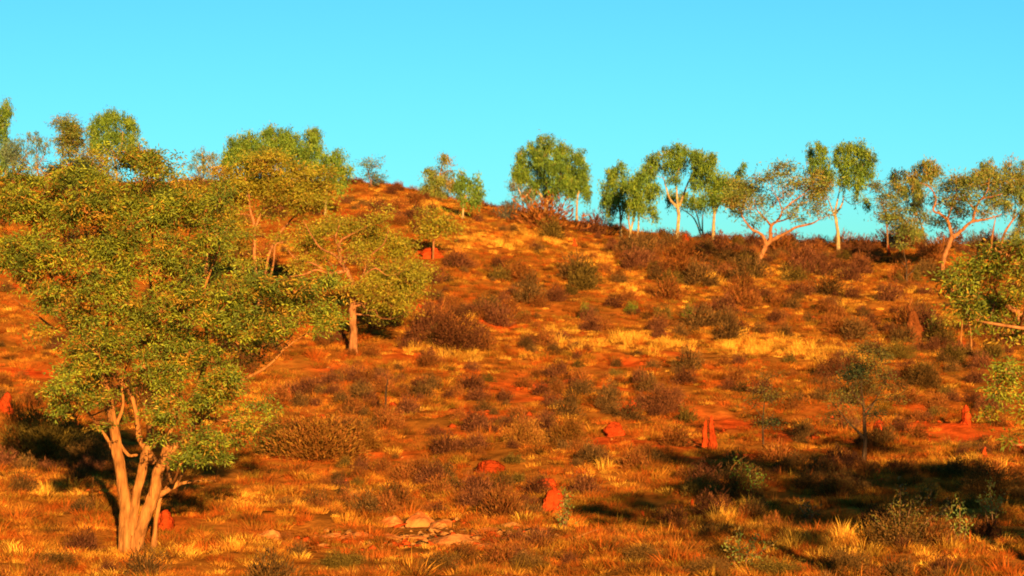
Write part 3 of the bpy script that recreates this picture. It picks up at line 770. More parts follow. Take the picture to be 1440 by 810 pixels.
tree("ridge_gum", "airy gum with see-through grey crown overhanging open sky beside the tall white trunk", (1250, 352),
     [[(1249, 355, 1.6), (1248, 325, 1.3), (1246, 300, 1.1), (1238, 275, .8)], [(1248, 320, .9), (1258, 300, .6)]],
     [(1232, 265, 12, 8, .6), (1245, 275, 14, 10, .7), (1255, 290, 16, 10, .7), (1245, 305, 13, 8, .8), (1262, 305, 14, 12, .9), (1272, 320, 14, 12, .8), (1258, 262, 12, 9, .6)], D=162, kind='olive', bark='brown', group=RG, hang=False)
tree("ridge_gum", "round topped gum with shade coloured into its blue-green side, behind the curved orange trunk", (1303, 360),
     [[(1304, 364, 2), (1302, 340, 1.8), (1298, 318, 1.4), (1290, 295, 1)]],
     [(1300, 232, 16, 10), (1285, 245, 16, 14), (1310, 240, 12, 12), (1262, 244, 12, 8, 1, 0, 'dark'), (1272, 262, 13, 10, .9), (1290, 265, 14, 10, .7), (1285, 285, 13, 12, .7, 0, 'dark'), (1298, 300, 14, 10, .6), (1285, 325, 12, 10, .8)], D=166, kind='olive', group=RG, cov=2.8)  # clumps in the dark leaf palette colour in the crown's shaded side
tree("curved_gum", "gum with a smooth curved orange trunk splitting into long pale snaking limbs", (1323, 392),
     [[(1323, 395, 3.9), (1325, 372, 3.6), (1331, 352, 3.5), (1337, 335, 3.4), (1334, 318, 3), (1330, 306, 2.6)],
      [(1330, 308, 2.2), (1320, 301, 1.8), (1310, 296, 1.6), (1313, 282, 1.4), (1307, 268, 1.2), (1296, 260, .8), (1288, 258, .5)],
      [(1338, 335, 3), (1350, 325, 2.6), (1362, 313, 2.3), (1378, 310, 1.9), (1392, 306, 1.2), (1402, 302, .7)],
      [(1365, 312, 2), (1368, 295, 1.7), (1374, 282, 1.4), (1388, 278, 1.1), (1402, 274, .6)],
      [(1332, 306, 1.6), (1336, 292, 1.3), (1338, 280, .9), (1342, 270, .5)], [(1368, 296, 1.2), (1356, 284, 1), (1350, 275, .6)], [(1376, 280, 1), (1384, 268, .8), (1386, 252, .5)]],
     [(1335, 262, 14, 14, .8), (1350, 255, 15, 10), (1335, 285, 16, 12, .6), (1355, 275, 14, 12, .8), (1365, 258, 14, 12, .9), (1385, 262, 14, 12, .8), (1395, 285, 14, 12, .8), (1380, 298, 14, 8, .6),
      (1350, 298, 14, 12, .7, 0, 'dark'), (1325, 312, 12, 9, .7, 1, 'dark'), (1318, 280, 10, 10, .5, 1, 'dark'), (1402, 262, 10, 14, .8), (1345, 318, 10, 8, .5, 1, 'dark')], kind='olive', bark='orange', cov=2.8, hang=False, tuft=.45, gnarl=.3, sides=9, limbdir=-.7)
tree("ridge_gum", "gum with twin slanting stems at the very end of the skyline row", (1393, 350),
     [[(1405, 352, 2.2), (1412, 330, 2), (1424, 310, 1.6), (1434, 298, 1.2), (1445, 285, .8)], [None, (1392, 350, 1.6), (1397, 328, 1.4), (1402, 305, 1)], [(1424, 310, 1.2), (1430, 290, .9), (1430, 265, .6)]],
     [(1388, 232, 15, 12, .8), (1405, 245, 14, 14, .8), (1425, 228, 10, 9, .8), (1430, 245, 12, 14), (1420, 262, 13, 14, .9), (1440, 265, 12, 16), (1412, 282, 12, 10, .7), (1438, 300, 12, 16, .8), (1425, 325, 14, 12, .7), (1375, 240, 12, 10, .6)], D=160, kind='olive', bark='orange', group=RG)
tree("dead_tree", "thin bare blackened stump with crooked arms amid rusty scrub under the ridge gums", (1277, 402),
     [[(1278, 404, 1.8), (1275, 390, 1.5), (1276, 375, 1.2), (1272, 355, .9), (1273, 340, .6)], [(1276, 388, 1), (1286, 380, .8), (1292, 370, .5)], [(1276, 376, .8), (1268, 368, .5)]],
     [(1270, 345, 6, 5, .15)], kind='olive', bark='dark', cov=1, hang=False)

# ---- trees at the picture's far side, nearer the camera
tree("drooping_gum", "leafy yellow green gum reaching in from the side, partly cut off by the picture edge", (1545, 946),
     [[(1545, 948, 15), (1540, 800, 13), (1525, 650, 11), (1500, 540, 9), (1475, 475, 7), (1445, 440, 5), (1415, 425, 3), (1385, 415, 1.6)],
      [(1512, 590, 6), (1500, 470, 5), (1475, 400, 3.6), (1450, 365, 2.4), (1420, 350, 1.4)],
      [(1500, 540, 4.5), (1465, 525, 3.2), (1438, 530, 2.2), (1415, 540, 1.2)],
      [(1415, 425, 1.8), (1375, 402, 1.3), (1345, 392, .9), (1325, 395, .6)]],
     [(1328, 402, 20, 16, .8), (1355, 385, 26, 20, .9), (1390, 372, 30, 24), (1430, 385, 30, 28), (1382, 412, 28, 22), (1345, 425, 22, 16, .8), (1420, 425, 32, 26), (1390, 448, 26, 18, .9),
      (1410, 352, 26, 16, .8), (1440, 345, 22, 20), (1430, 465, 22, 18, .7), (1428, 525, 20, 16), (1405, 515, 14, 10, .5), (1420, 555, 20, 18, .9), (1438, 575, 18, 22), (1415, 592, 14, 12, .7),
      (1412, 618, 9, 9, .7), (1395, 550, 14, 12, .5), (1365, 445, 18, 12, .7), (1475, 560, 30, 40, .5), (1490, 400, 40, 40, .5), (1590, 450, 80, 90, .6), (1560, 330, 80, 60, .6), (1620, 560, 70, 60, .6)],
     kind='main', bark='orange', D=37, cov=2.6, L=.09, Wd=.026, hang=False, tuft=.16, depth=.7, sides=9, front=0)
tree("thin_gum", "pair of thin pale stems rising behind the small bright red mound in the brown scrub", (1354, 500),
     [[(1351, 502, 1.8), (1352, 480, 1.6), (1355, 455, 1.3), (1356, 430, .8)], [None, (1366, 492, 1.8), (1367, 470, 1.5), (1366, 448, 1.2), (1362, 425, .7)]],
     [(1350, 440, 14, 10, .5), (1365, 430, 14, 12, .6), (1340, 450, 10, 8, .4)], kind='gold', bark='main', cov=2, hang=False, L=.16, Wd=.045, tuft=.3)
tree("dark_stemmed_tree", "sparse wispy tree on a dark forked stem beside the tall smooth red mound", (1214, 652),
     [[(1214, 655, 3.8), (1216, 635, 3.4), (1217, 615, 3.1), (1216, 595, 2.8), (1215, 570, 2.2), (1212, 545, 1.6), (1215, 520, 1)],
      [(1216, 618, 2.2), (1206, 606, 1.9), (1194, 594, 1.5), (1182, 580, 1), (1170, 565, .6)],
      [(1215, 588, 1.6), (1228, 570, 1.3), (1236, 555, 1), (1245, 540, .6)], [(1216, 578, 1.2), (1235, 563, .9), (1255, 564, .5)],
      [(1215, 572, 1.4), (1200, 550, 1), (1190, 530, .6)]],
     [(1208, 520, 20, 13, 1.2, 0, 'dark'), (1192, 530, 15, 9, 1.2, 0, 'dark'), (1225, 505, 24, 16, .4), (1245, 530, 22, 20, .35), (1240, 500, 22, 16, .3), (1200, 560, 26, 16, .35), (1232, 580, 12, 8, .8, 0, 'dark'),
      (1180, 560, 20, 14, .3), (1255, 555, 18, 14, .3), (1215, 490, 26, 14, .3), (1175, 585, 16, 12, .25)],
     kind='dim', bark='dark', cov=2.0, hang=False, L=.10, Wd=.03, tuft=.3, sides=8, front=0)
tree("dark_stemmed_tree", "little thin-stemmed tree with faint golden leaves near the twin red spires", (1073, 628),
     [[(1074, 632, 1.9), (1073, 610, 1.6), (1074, 585, 1.3), (1076, 560, 1), (1073, 535, .6)], [(1073, 605, 1), (1084, 595, .8), (1090, 580, .5)], [(1074, 590, .9), (1064, 575, .6)]],
     [(1072, 545, 16, 12, .35), (1085, 560, 14, 12, .35), (1062, 565, 14, 12, .35), (1085, 594, 10, 7, .9, 0, 'dark'), (1078, 530, 14, 10, .3), (1066, 590, 12, 8, .3)],
     kind='dim', bark='dark', cov=1.8, hang=False, L=.10, Wd=.03, tuft=.3, front=0)
# ---- trees standing outside the picture whose shade falls across the slope
for (tx, ty, th, lab) in ((14.8, 35.0, 10.2, "tall gum outside the picture casting long shade over the slope"), (20.2, 37.0, 10.0, "broad gum beyond the picture edge, standing next to another shading gum")):
    s0 = ty / F
    X0 = 720 + tx / s0
    Yb = 405 + 6 / s0
    def Yh(h): return 405 - (h - 6) / s0
    q = 1 / s0
    tree("gum_tree", lab, (X0, Yb),
         [[(X0, Yb, .22 * q), (X0 - .2 * q, Yh(3), .18 * q), (X0 + .1 * q, Yh(5.5), .13 * q), (X0, Yh(8), .06 * q)], [(X0, Yh(4.2), .1 * q), (X0 - 1.5 * q, Yh(6.5), .05 * q)], [(X0, Yh(4.6), .1 * q), (X0 + 1.6 * q, Yh(7), .05 * q)]],
         [(X0 + a * q, Yh(b), r1 * q, r2 * q) for a, b, r1, r2 in ((-1.8, 6.2, 1.2, .8), (0, 6.2, 1.5, .9), (2.2, 6.1, 1.4, .9), (-1.6, 7.4, 1.4, .8), (.6, 7.8, 1.6, .9), (2.4, 7.3, 1.3, .8), (-.8, 8.9, 1.5, .8), (1.3, 9.1, 1.4, .8), (-2.6, 8.2, 1.2, .7), (.2, 10.3, 1.4, .7), (-1.9, 9.9, 1.0, .6), (1.4, 5.1, 1.2, .5))],
         kind='main', bark='main', D=ty, cov=2.3, L=.2, Wd=.06, hang=False, tuft=.28, front=0)

# ------------------------------------------------------------------ termite mounds
ico = None


def mound_mesh(name, seed, spire, lean=0.0, lobes=2, cleft=False, tone=(.54, .058, .008)):
    """eroded earth spire: rings with buttresses, unit height, base radius about .5"""
    rg = np.random.default_rng(seed)
    n, k = 13, 18
    th = np.linspace(0, 2 * np.pi, k, endpoint=False)
    V = []
    ph = rg.random(6) * 6.28
    for i in range(n):
        t = i / (n - 1)
        if spire: r = .5 * ((1 - t) ** .62) * (1 - .25 * math.sin(t * 3.1)) + .12 * math.exp(-t * 12)
        else: r = .5 * math.sqrt(max(0, 1 - t ** 2.3)) + .06 * math.exp(-t * 9)
        rr = r * (1 + .17 * np.sin(th * lobes + ph[0] + t * 1.5) + .10 * np.sin(th * 5 + ph[1] - t * 4) + .07 * np.sin(th * 3 + ph[2] + t * 9)) + (rg.random(k) - .5) * .055 * (1 - t * .5)
        zz = t + (rg.random(k) - .5) * .03
        if cleft: rr = rr * (1 - .6 * np.exp(-((th - 4.25 - .3 * t) / .33) ** 2)); zz = zz * (1 - .12 * (np.cos(th) < 0))
        rr = rr * (1 + (rg.random(k) - .5) * .26); V.append(np.stack([np.cos(th) * rr + lean * t + .05 * math.sin(t * 6 + ph[3]), np.sin(th) * rr + .04 * math.sin(t * 5 + ph[4]), zz - (.12 if i == 0 else 0)], -1))
    V = np.concatenate(V)
    i = np.arange(n - 1)[:, None]; j = np.arange(k)[None]; j2 = (j + 1) % k
    Q = np.stack([i * k + j, i * k + j2, (i + 1) * k + j2, (i + 1) * k + j], -1).reshape(-1, 4)
    c = np.array(tone) * (.75 + .4 * rg.random((len(V), 1)))
    return mesh_np(name, V, [Q], c, M_mound, False)


MM = [mound_mesh("mound", 11 + i, i % 2 == 0, (-.08, .05, .1, 0, -.05, .06)[i], (2, 3, 2, 3, 4, 2)[i]) for i in range(6)]
MM.append(mound_mesh("mound", 41, False, .08, 2, True))
MM.append(mound_mesh("mound", 43, False, .04, 3, False, (.26, .065, .012)))
GM = "red termite mounds on the slope"
MOUNDS = [(776, 720, 38, 32, 6, "bright red termite mound with a dark cleft, nearest to the pale rocks"),
          (768, 684, 13, 30, 1, "low flattened red mound just above the cleft termite mound"),
          (690, 665, 19, 40, 3, "broad dome-shaped red mound alone in open grass"),
          (888, 586, 24, 17, 5, "rounded orange mound upright in mid slope beside dark shrubs"),
          (862, 613, 21, 30, 1, "squat orange mound half hidden by a brown hummock below the upright one"),
          (1002, 636, 54, 17, 0, "tallest pointed red spire with brown base, of the touching pair"),
          (991, 628, 40, 13, 2, "shorter thin spire touching the tallest pointed red spire"),
          (1237, 621, 32, 19, 3, "smooth tall bright mound right beside the dark forked stem"),
          (1359, 598, 30, 14, 3, "upright blunt mound near the drooping gum's lowest leaves"),
          (1285, 480, 46, 22, 7, "big dull brick-red spire wrapped in brown scrub high on the slope"),
          (1356, 500, 20, 11, 0, "small vivid red spire at the foot of two thin pale stems"),
          (1384, 642, 15, 11, 2, "tiny pointed mound on the bright soil edge above the long shade"),
          (1434, 634, 22, 11, 0, "narrow red spire at the picture's edge beneath the drooping gum"),
          (8, 582, 32, 22, 5, "thick red mound at the edge of the picture beyond the big gum"),
          (407, 562, 18, 9, 0, "thin red spire above the large rounded rusty bush"),
          (232, 748, 34, 26, 3, "red mound peeking out behind the big gum's thin side stem"),
          (1250, 360, 17, 7, 4, "tiny red post-like mound among scrub under the airy ridge gum"),
          (964, 342, 14, 10, 3, "small red mound at the foot of the V-forked ridge gum"),
          (588, 444, 18, 15, 5, "reddish mound in shade edge near the twisted gum's crown"),
          (553, 574, 9, 11, 3, "very small red mound in the grass above the rusty shrubs"),
          (974, 714, 13, 9, 0, "small orange cone in grass next to the long dark shade"),
          (1113, 737, 15, 13, 5, "small round orange mound in front of the long dark shade"),
          (740, 729, 12, 9, 2, "little orange cone a step from the cleft termite mound"),
          (905, 729, 11, 12, 4, "little orange cone in brown grass between cleft mound and the shade"),
          (1182, 676, 12, 20, 3, "low red lump lit inside the long dark shade"),
          (1231, 668, 10, 18, 1, "flat red lump in the shade below the tall smooth mound"),
          (990, 662, 13, 18, 1, "low orange lump under the twin red spires"),
          (1298, 472, 12, 8, 0, "tiny red cone at the foot of the big dull spire"),
          (453, 590, 8, 12, 3, "tiny red lump on the large rounded rusty bush's upper side"),
          (1388, 375, 11, 12, 1, "orange lump glimpsed through the drooping gum's leaves"),
          (1023, 388, 9, 8, 4, "faint red lump in the golden band near the leaning gum"),
          (1115, 374, 8, 8, 5, "faint red lump between leaning gum and tall white trunk"),
          (605, 362, 15, 30, 1, "crumbled bright red earth heap below the fuzzy golden sapling"),
          (808, 345, 11, 8, 4, "orange lump on the golden slope beneath the big dome gum"),
          (1262, 392, 10, 28, 1, "wide dull orange heap below the airy ridge gum"),
          (1142, 455, 12, 10, 5, "dusky orange lump between brown mid slope shrubs")]
for i, (X, Y, h, wd, v, lab) in enumerate(MOUNDS):
    f = foot(X, Y); s = f[1] / F
    e = link("termite_mound", MM[v], None, (f[0], f[1], f[2] - .02))
    e.scale = (wd * s * .92, wd * s * .85, h * s * .98)
    e.rotation_euler = (0, 0, RNG.random() * .6 - .3)
    tag(e, lab, "termite mound", GM)

# ------------------------------------------------------------------ rocks
def rock_mesh(name, seed):
    rg = np.random.default_rng(seed)
    import bmesh
    bm = bmesh.new(); bmesh.ops.create_icosphere(bm, subdivisions=3, radius=.5)
    me = bpy.data.meshes.new(name); bm.to_mesh(me); bm.free()
    n = len(me.vertices); co = np.zeros(n * 3, np.float32); me.vertices.foreach_get("co", co); co = co.reshape(-1, 3)
    # cut by random planes for a broken, bedded look
    for _ in range(16):
        nn = rg.normal(size=3); nn[2] = abs(nn[2]) * 1.2 + .1; nn /= np.linalg.norm(nn)
        dd = .24 + .2 * rg.random(); q = co @ nn - dd
        co -= np.where(q > 0, q, 0)[:, None] * nn * .92
    co *= (1 + .22 * (fbm(co[:, 0] * 9 + seed, co[:, 2] * 12 + co[:, 1] * 7, 3) - .5))[:, None] * 1.0
    co += (rg.random((n, 3)) - .5) * .05
    me.vertices.foreach_set("co", co.ravel()); me.update()
    ca = me.color_attributes.new("Col", 'FLOAT_COLOR', 'POINT')
    c4 = np.ones((n, 4), np.float32); mixv = np.clip((fbm(co[:, 0] * 5 + seed, co[:, 2] * 7 + co[:, 1] * 3, 3) - .4) * 4, 0, 1)[:, None]
    c4[:, :3] = np.array([.64, .235, .045]) * mixv + np.array([.52, .12, .02]) * (1 - mixv)
    ca.data.foreach_set("color", c4.ravel()); me.materials.append(M_rock)
    return me


RM = [rock_mesh("rock", 30 + i) for i in range(6)]
ROCKS = [(592, 742, 44, 34, "large pale fractured boulder, highest in the rock outcrop"), (553, 740, 36, 26, "reddish boulder leaning on the outcrop's highest boulder"),
         (622, 744, 34, 26, "rounded boulder on the far side of the outcrop's highest boulder"), (632, 766, 62, 20, "long low pale slab lying in front of the outcrop"),
         (590, 762, 44, 14, "flat rock tucked under the highest boulder of the outcrop"), (655, 768, 34, 15, "reddish end rock touching the long low slab"),
         (548, 758, 38, 10, "low rubble ledge below the reddish boulder"), (500, 756, 40, 11, "thin pale ledge half buried between outcrop and lone stones"),
         (465, 757, 34, 9, "half buried ledge farthest along the rock line"), (378, 754, 28, 13, "lone low rounded stone well apart from the outcrop"),
         (395, 766, 14, 6, "small chip of stone beside the lone rounded stone"), (722, 744, 34, 15, "low rock with a bright red side below the cleft mound"),
         (690, 748, 40, 9, "narrow ledge leading to the red-sided rock"), (757, 748, 40, 9, "thin trailing ledge past the red-sided rock"),
         (700, 770, 50, 9, "low pale ledge in dark grass past the long slab"), (738, 775, 24, 8, "small pale stone at the end of the low ledge in dark grass"),
         (808, 700, 10, 5, "small stone in grass past the cleft termite mound"), (455, 768, 16, 6, "small flat stone in front of the half buried ledge"),
         (540, 797, 24, 6, "lone flat slab nearest the bottom of the picture"), (610, 690, 18, 6, "small reddish stone in the grass above the outcrop")]
for i, (X, Y, wd, h, lab) in enumerate(ROCKS):
    f = foot(X, Y); s = f[1] / F
    e = link("rock", RM[i % 6], None, (f[0], f[1] + wd * s * .2, f[2] + h * s * .12))
    e.scale = (wd * s * 1.25, wd * s * 1.0, h * s * 1.3)
    e.rotation_euler = (RNG.random() * .3 - .15, RNG.random() * .3 - .15, RNG.random() * 6.28)
    e.rotation_euler[2] = RNG.random() * .8 - .4 + (math.pi if i % 2 else 0)
    tag(e, lab, "rock", "stones of the pale rock outcrop")

# ------------------------------------------------------------------ shrubs
def shrub_mesh(seed, cols, n_tw=170, leafy=1.0, up=.55, fine=1.0):
    """unit shrub: fine curved stems fanning from the root with small leaves and twiglets, about 1 wide and .8 high"""
    rg = np.random.default_rng(seed)
    g = Geo()
    pal = np.array(cols)
    # skeleton of thicker stems
    for _ in range(9):
        a = rg.random() * 6.28; o = .15 + .35 * rg.random()
        e = np.array([math.cos(a) * o, math.sin(a) * o, .35 + .35 * rg.random()])
        m = e * np.array([.35, .35, .5])
        ln = smooth_line([[0, 0, -.04, .014], [*m, .010], [*e, .005]], 3)
        g.tube(ln[:, :3], ln[:, 3], 4, pal[0] * .8)
    N = int(n_tw * 9)
    u = rg.normal(size=(N, 3)); u[:, 2] = np.abs(u[:, 2]) * 1.1; u /= np.linalg.norm(u, axis=1)[:, None]
    # uneven outline
    az = np.arctan2(u[:, 1], u[:, 0]); ph = rg.random(4) * 6.28
    lump = 1 + .22 * np.sin(az * 3 + ph[0] + u[:, 2] * 3) + .14 * np.sin(az * 5 + ph[1] - u[:, 2] * 5)
    q = rg.random(N) ** .45 * lump
    P = u * q[:, None] * np.array([.5, .5, .62]); P[:, 2] += .02
    d = u * .8 + rg.normal(size=(N, 3)) * .4 + np.array([0, 0, up])
    C = pal[rg.choice(len(pal), N)] * (.65 + .7 * rg.random((N, 1)))
    L = (.07 + .09 * rg.random(N)) * fine; W = np.where(rg.random(N) < .5 * leafy, .026, .009) * fine
    g.blades(P - d / np.linalg.norm(d, axis=1)[:, None] * L[:, None] * .5, d, L, W, C)
    V = np.concatenate(g.V); faces = [np.concatenate(g.Q), np.concatenate(g.T)]
    return mesh_np("shrub", V, faces, np.concatenate(g.C), M_shrub)


SH = dict(
    maroon=[shrub_mesh(60 + i, [(.17, .050, .016), (.21, .070, .018), (.12, .035, .012)]) for i in range(4)],
    rust=[shrub_mesh(70 + i, [(.30, .075, .014), (.24, .07, .012), (.32, .11, .016)]) for i in range(4)],
    brown=[shrub_mesh(80 + i, [(.15, .065, .015), (.21, .09, .018), (.10, .05, .012)]) for i in range(4)],
    olive=[shrub_mesh(90 + i, [(.16, .088, .013), (.20, .11, .015), (.12, .065, .012)], leafy=1.6) for i in range(4)],
    grey=[shrub_mesh(120 + i, [(.10, .085, .045), (.14, .11, .05)], 110, .6) for i in range(2)],
    green=[shrub_mesh(95 + i, [(.16, .16, .016), (.22, .20, .018)], leafy=1.8) for i in range(2)])
FINE = dict(maroon=shrub_mesh(101, [(.19, .055, .016), (.24, .078, .018), (.13, .04, .012)], 750, 1.4, fine=.5),
            rust=shrub_mesh(102, [(.32, .095, .014), (.26, .09, .012), (.34, .14, .016)], 750, 1.4, fine=.5),
            brown=shrub_mesh(103, [(.17, .075, .015), (.24, .10, .018), (.12, .06, .012)], 750, 1.4, fine=.5),
            olive=shrub_mesh(104, [(.17, .095, .013), (.21, .12, .015), (.13, .075, .012)], 750, 1.6, fine=.5))


def shrub(X, Y, wpx, hpx, kind, label, name="shrub", cat="shrub", group=None, D=None):
    if D: f = px(X, Y, D); f[2] = float(ground(f[0], D))
    else: f = foot(X, Y)
    s = f[1] / F
    lst = SH[kind]
    o = link(name, FINE[kind] if wpx >= 50 and kind in FINE and f[1] < 110 else lst[int(RNG.integers(len(lst)))], None, (f[0], f[1], f[2] - .03))
    o.scale = (wpx * s, wpx * s * (.8 + .3 * RNG.random()), hpx * s / .66)
    o.rotation_euler = (0, 0, RNG.random() * 6.28)
    tag(o, label, cat, group)
    return o


shrub(452, 645, 150, 66, 'rust', "largest rounded rusty bush, low in the open between the big gum and the red soil")
shrub(395, 640, 80, 48, 'olive', "brownish green bush merging with the side of the largest rusty bush")
shrub(505, 632, 70, 40, 'rust', "mid sized rusty bush on the open side of the largest rusty bush")
shrub(75, 650, 120, 84, 'olive', "big dark bush in the big gum's shade beyond its stems")
shrub(30, 640, 90, 80, 'rust', "rusty bush below the thick red mound at the picture's edge")
shrub(130, 668, 90, 60, 'brown', "brown bush in deep shade directly behind the big gum's first stem")
shrub(640, 492, 90, 52, 'maroon', "wide dark maroon bush beyond the twisted gum's shade")
shrub(600, 470, 60, 42, 'maroon', "maroon bush under the outer branches of the twisted gum")
shrub(765, 322, 100, 46, 'rust', "broad rusty bush at the foot of the big dome gum")
shrub(775, 335, 40, 30, 'olive', "small olive bush in front of the broad rusty bush under the dome gum")
shrub(835, 330, 56, 34, 'maroon', "grey twiggy bush beside the slender white trunk near the dome gum")
shrub(935, 580, 60, 42, 'maroon', "dark bush with a black hollow beside the upright orange mound")
shrub(1040, 700, 76, 48, 'brown', "shaded bush with arching dry stems below the twin red spires")
shrub(1210, 385, 40, 30, 'maroon', "rounded maroon bush beside the tall white trunk")
shrub(1270, 768, 120, 52, 'brown', "wide twiggy bush in the long shade in front of the dark forked stem")
shrub(1180, 700, 60, 30, 'brown', "low brown bush in the long shade next to the lit red lumps")
shrub(1135, 735, 50, 26, 'brown', "low dark bush behind the small round orange mound")
shrub(1395, 700, 110, 46, 'brown', "broad shaded bush at the picture's edge in the long shade")
shrub(740, 690 - 62, 60, 40, 'rust', "soft rusty bush amid the bright red soil centre slope")
shrub(800, 628, 56, 46, 'rust', "twin-lobed rusty bush beside the squat orange mound")
shrub(985, 460, 60, 34, 'brown', "brown bush above the golden band on the middle slope")
shrub(968, 448, 18, 22, 'green', "small fresh green bush standing out in the brown middle slope")
shrub(888, 440, 20, 16, 'green', "second small fresh green bush, on the ridge side of the brown slope")
shrub(822, 450, 14, 24, 'green', "slim upright green bush in yellow grass on the middle slope")
shrub(722, 652, 34, 16, 'olive', "low green sprig in grass behind the dome-shaped mound")
for (X, Y, a_, b_, k_, l_) in ((1000, 806, 70, 26, 'brown', "soft brown bush at the bottom of the picture under the twin spires"), (1090, 812, 90, 28, 'olive', "wide low olive bush at the bottom, next to the soft brown one"),
        (1190, 806, 80, 34, 'brown', "brown bush at the bottom in front of the wide twiggy shaded bush"), (1345, 812, 90, 26, 'brown', "low brownish bush at the bottom below the long shade's far end"),
        (620, 802, 70, 26, 'brown', "low dark bush at the bottom below the rock outcrop"), (740, 800, 60, 24, 'brown', "small dark bush at the bottom past the pale slab"),
        (905, 790, 60, 26, 'brown', "low brown bush near the bottom with dry stalks around"), (480, 800, 70, 26, 'olive', "low olive bush at the bottom between big gum and outcrop"),
        (80, 795, 80, 22, 'brown', "low brown bush at the bottom beside the big gum's foot"), (1300, 468, 50, 40, 'maroon', "maroon scrub hugging the big dull spire"), (1268, 482, 44, 26, 'brown', "brown scrub before the big dull spire")):
    shrub(X, Y, a_, b_, k_, l_)
ZONES = [  # X0, X1, Y0, Y1, count, wmin, wmax, kinds, label, group
    (850, 1340, 346, 402, 108, 24, 54, ('maroon', 'maroon', 'rust', 'brown', 'olive'), "twiggy reddish brown shrub in the dense scrub belt under the ridge gums", "shrubs of the scrub belt under the ridge gums"),
    (860, 1440, 340, 358, 26, 22, 46, ('maroon', 'brown'), "low wispy shrub silhouetted at the foot of the ridge gums", "shrubs at the ridge gums' feet"),
    (610, 1010, 385, 470, 46, 24, 54, ('maroon', 'brown', 'rust', 'olive'), "brown dome-shaped shrub dotted over the grassy middle slope", "shrubs dotted over the middle slope"),
    (560, 780, 370, 500, 30, 24, 52, ('maroon', 'brown', 'maroon', 'rust'), '', ''),
    (1010, 1300, 415, 480, 34, 26, 56, ('maroon', 'rust', 'brown'), "dusky brown shrub in the thicket between golden band and leaning gum", "shrubs of the dusky thicket"),
    (540, 960, 525, 660, 46, 22, 50, ('rust', 'maroon', 'brown'), "rusty shrub growing on the bright red soil of the lower slope", "shrubs on the red soil"),
    (960, 1420, 500, 600, 38, 24, 56, ('brown', 'maroon', 'rust', 'olive'), "dull brown shrub scattered around the dark stemmed trees", "shrubs around the dark stemmed trees"),
    (1290, 1440, 430, 560, 18, 30, 60, ('maroon', 'brown', 'olive'), "brown scrub bush beneath the drooping gum's branches", "scrub bushes beneath the drooping gum"),
    (0, 420, 285, 560, 20, 28, 60, ('rust', 'brown', 'maroon', 'olive'), "brown shrub seen through the big gum's branches", "shrubs behind the big gum"),
    (470, 760, 268, 330, 28, 18, 40, ('brown', 'maroon', 'rust'), "small scrubby bush near the bare crest of the hill", "bushes near the crest"),
    (1180, 1440, 336, 350, 14, 30, 54, ('grey', 'maroon'), '', ''),
    (690, 870, 300, 326, 8, 24, 40, ('grey', 'maroon'), '', ''),
    (540, 1000, 430, 560, 24, 16, 34, ('brown', 'maroon', 'olive'), '', ''),
    (300, 1000, 640, 800, 26, 14, 34, ('brown', 'olive', 'rust'), '', ''),
    (960, 1440, 655, 735, 18, 26, 60, ('brown', 'olive'), "low dark bush lying in the long shade across the lower slope", "bushes in the long shade"),
]
LAND = [(776, 705, "the cleft red mound"), (690, 655, "the broad red dome mound"), (888, 575, "the upright orange mound"), (862, 603, "the squat orange mound"),
        (1000, 610, "the twin red spires"), (1237, 605, "the smooth tall mound"), (1359, 583, "the blunt upright mound"), (1285, 455, "the big brick-red spire"),
        (1356, 490, "the small vivid spire"), (1384, 636, "the tiny mound on bright soil"), (8, 566, "the thick red mound at the picture edge"), (407, 553, "the thin lone spire"),
        (190, 640, "the big gum's stems"), (497, 470, "the twisted gum's trunk"), (560, 420, "the twisted gum's outer branches"), (365, 350, "the two thin bare stems"),
        (458, 290, "the slender lone white trunk"), (523, 262, "the small gum on the bare crest"), (618, 275, "the tufted crest gum"), (650, 300, "the slim pale trunk below the crest"),
        (609, 345, "the fuzzy golden sapling"), (768, 310, "the big dome gum"), (811, 315, "the tasselled slender trunk"), (873, 345, "the tight-set trio of gums"), (952, 340, "the V-forked gum"),
        (1003, 335, "the fork-trunked gum"), (1060, 385, "the leaning gum's foot"), (1179, 345, "the tall white trunk"), (1250, 350, "the airy grey gum"), (1323, 388, "the curved orange trunk"),
        (1277, 395, "the blackened dead stem"), (1214, 640, "the dark forked stem"), (1073, 615, "the little thin-stemmed tree"), (1205, 525, "the dark forked tree's crown"), (1400, 400, "the drooping gum"),
        (1415, 570, "the drooping gum's lowest leaves"), (1075, 485, "the brightest golden grass"), (880, 480, "the central golden grass sweep"), (620, 490, "the golden grass near the twisted gum"),
        (985, 390, "the golden band under the leaning gum"), (452, 620, "the largest rusty bush"), (640, 470, "the wide maroon bush"), (590, 735, "the pale rock outcrop"), (822, 445, "the slim green bush"),
        (968, 445, "the fresh green bush"), (745, 540, "the bright red soil patches"), (588, 440, "the reddish mound by the twisted gum"), (250, 470, "the big gum's central branches"), (60, 400, "the big gum's outer branches"),
        (140, 330, "the big gum's upper branches"), (1250, 770, "the wide twiggy bush in shade"), (1045, 690, "the arching stems in shade")]
KW = dict(maroon="dark maroon", rust="rusty orange", brown="dull brown", olive="olive brown", grey="greyish")
SIZES = ((27, "small"), (36, "mid-sized"), (46, "large"), (999, "very large"))
used = {}
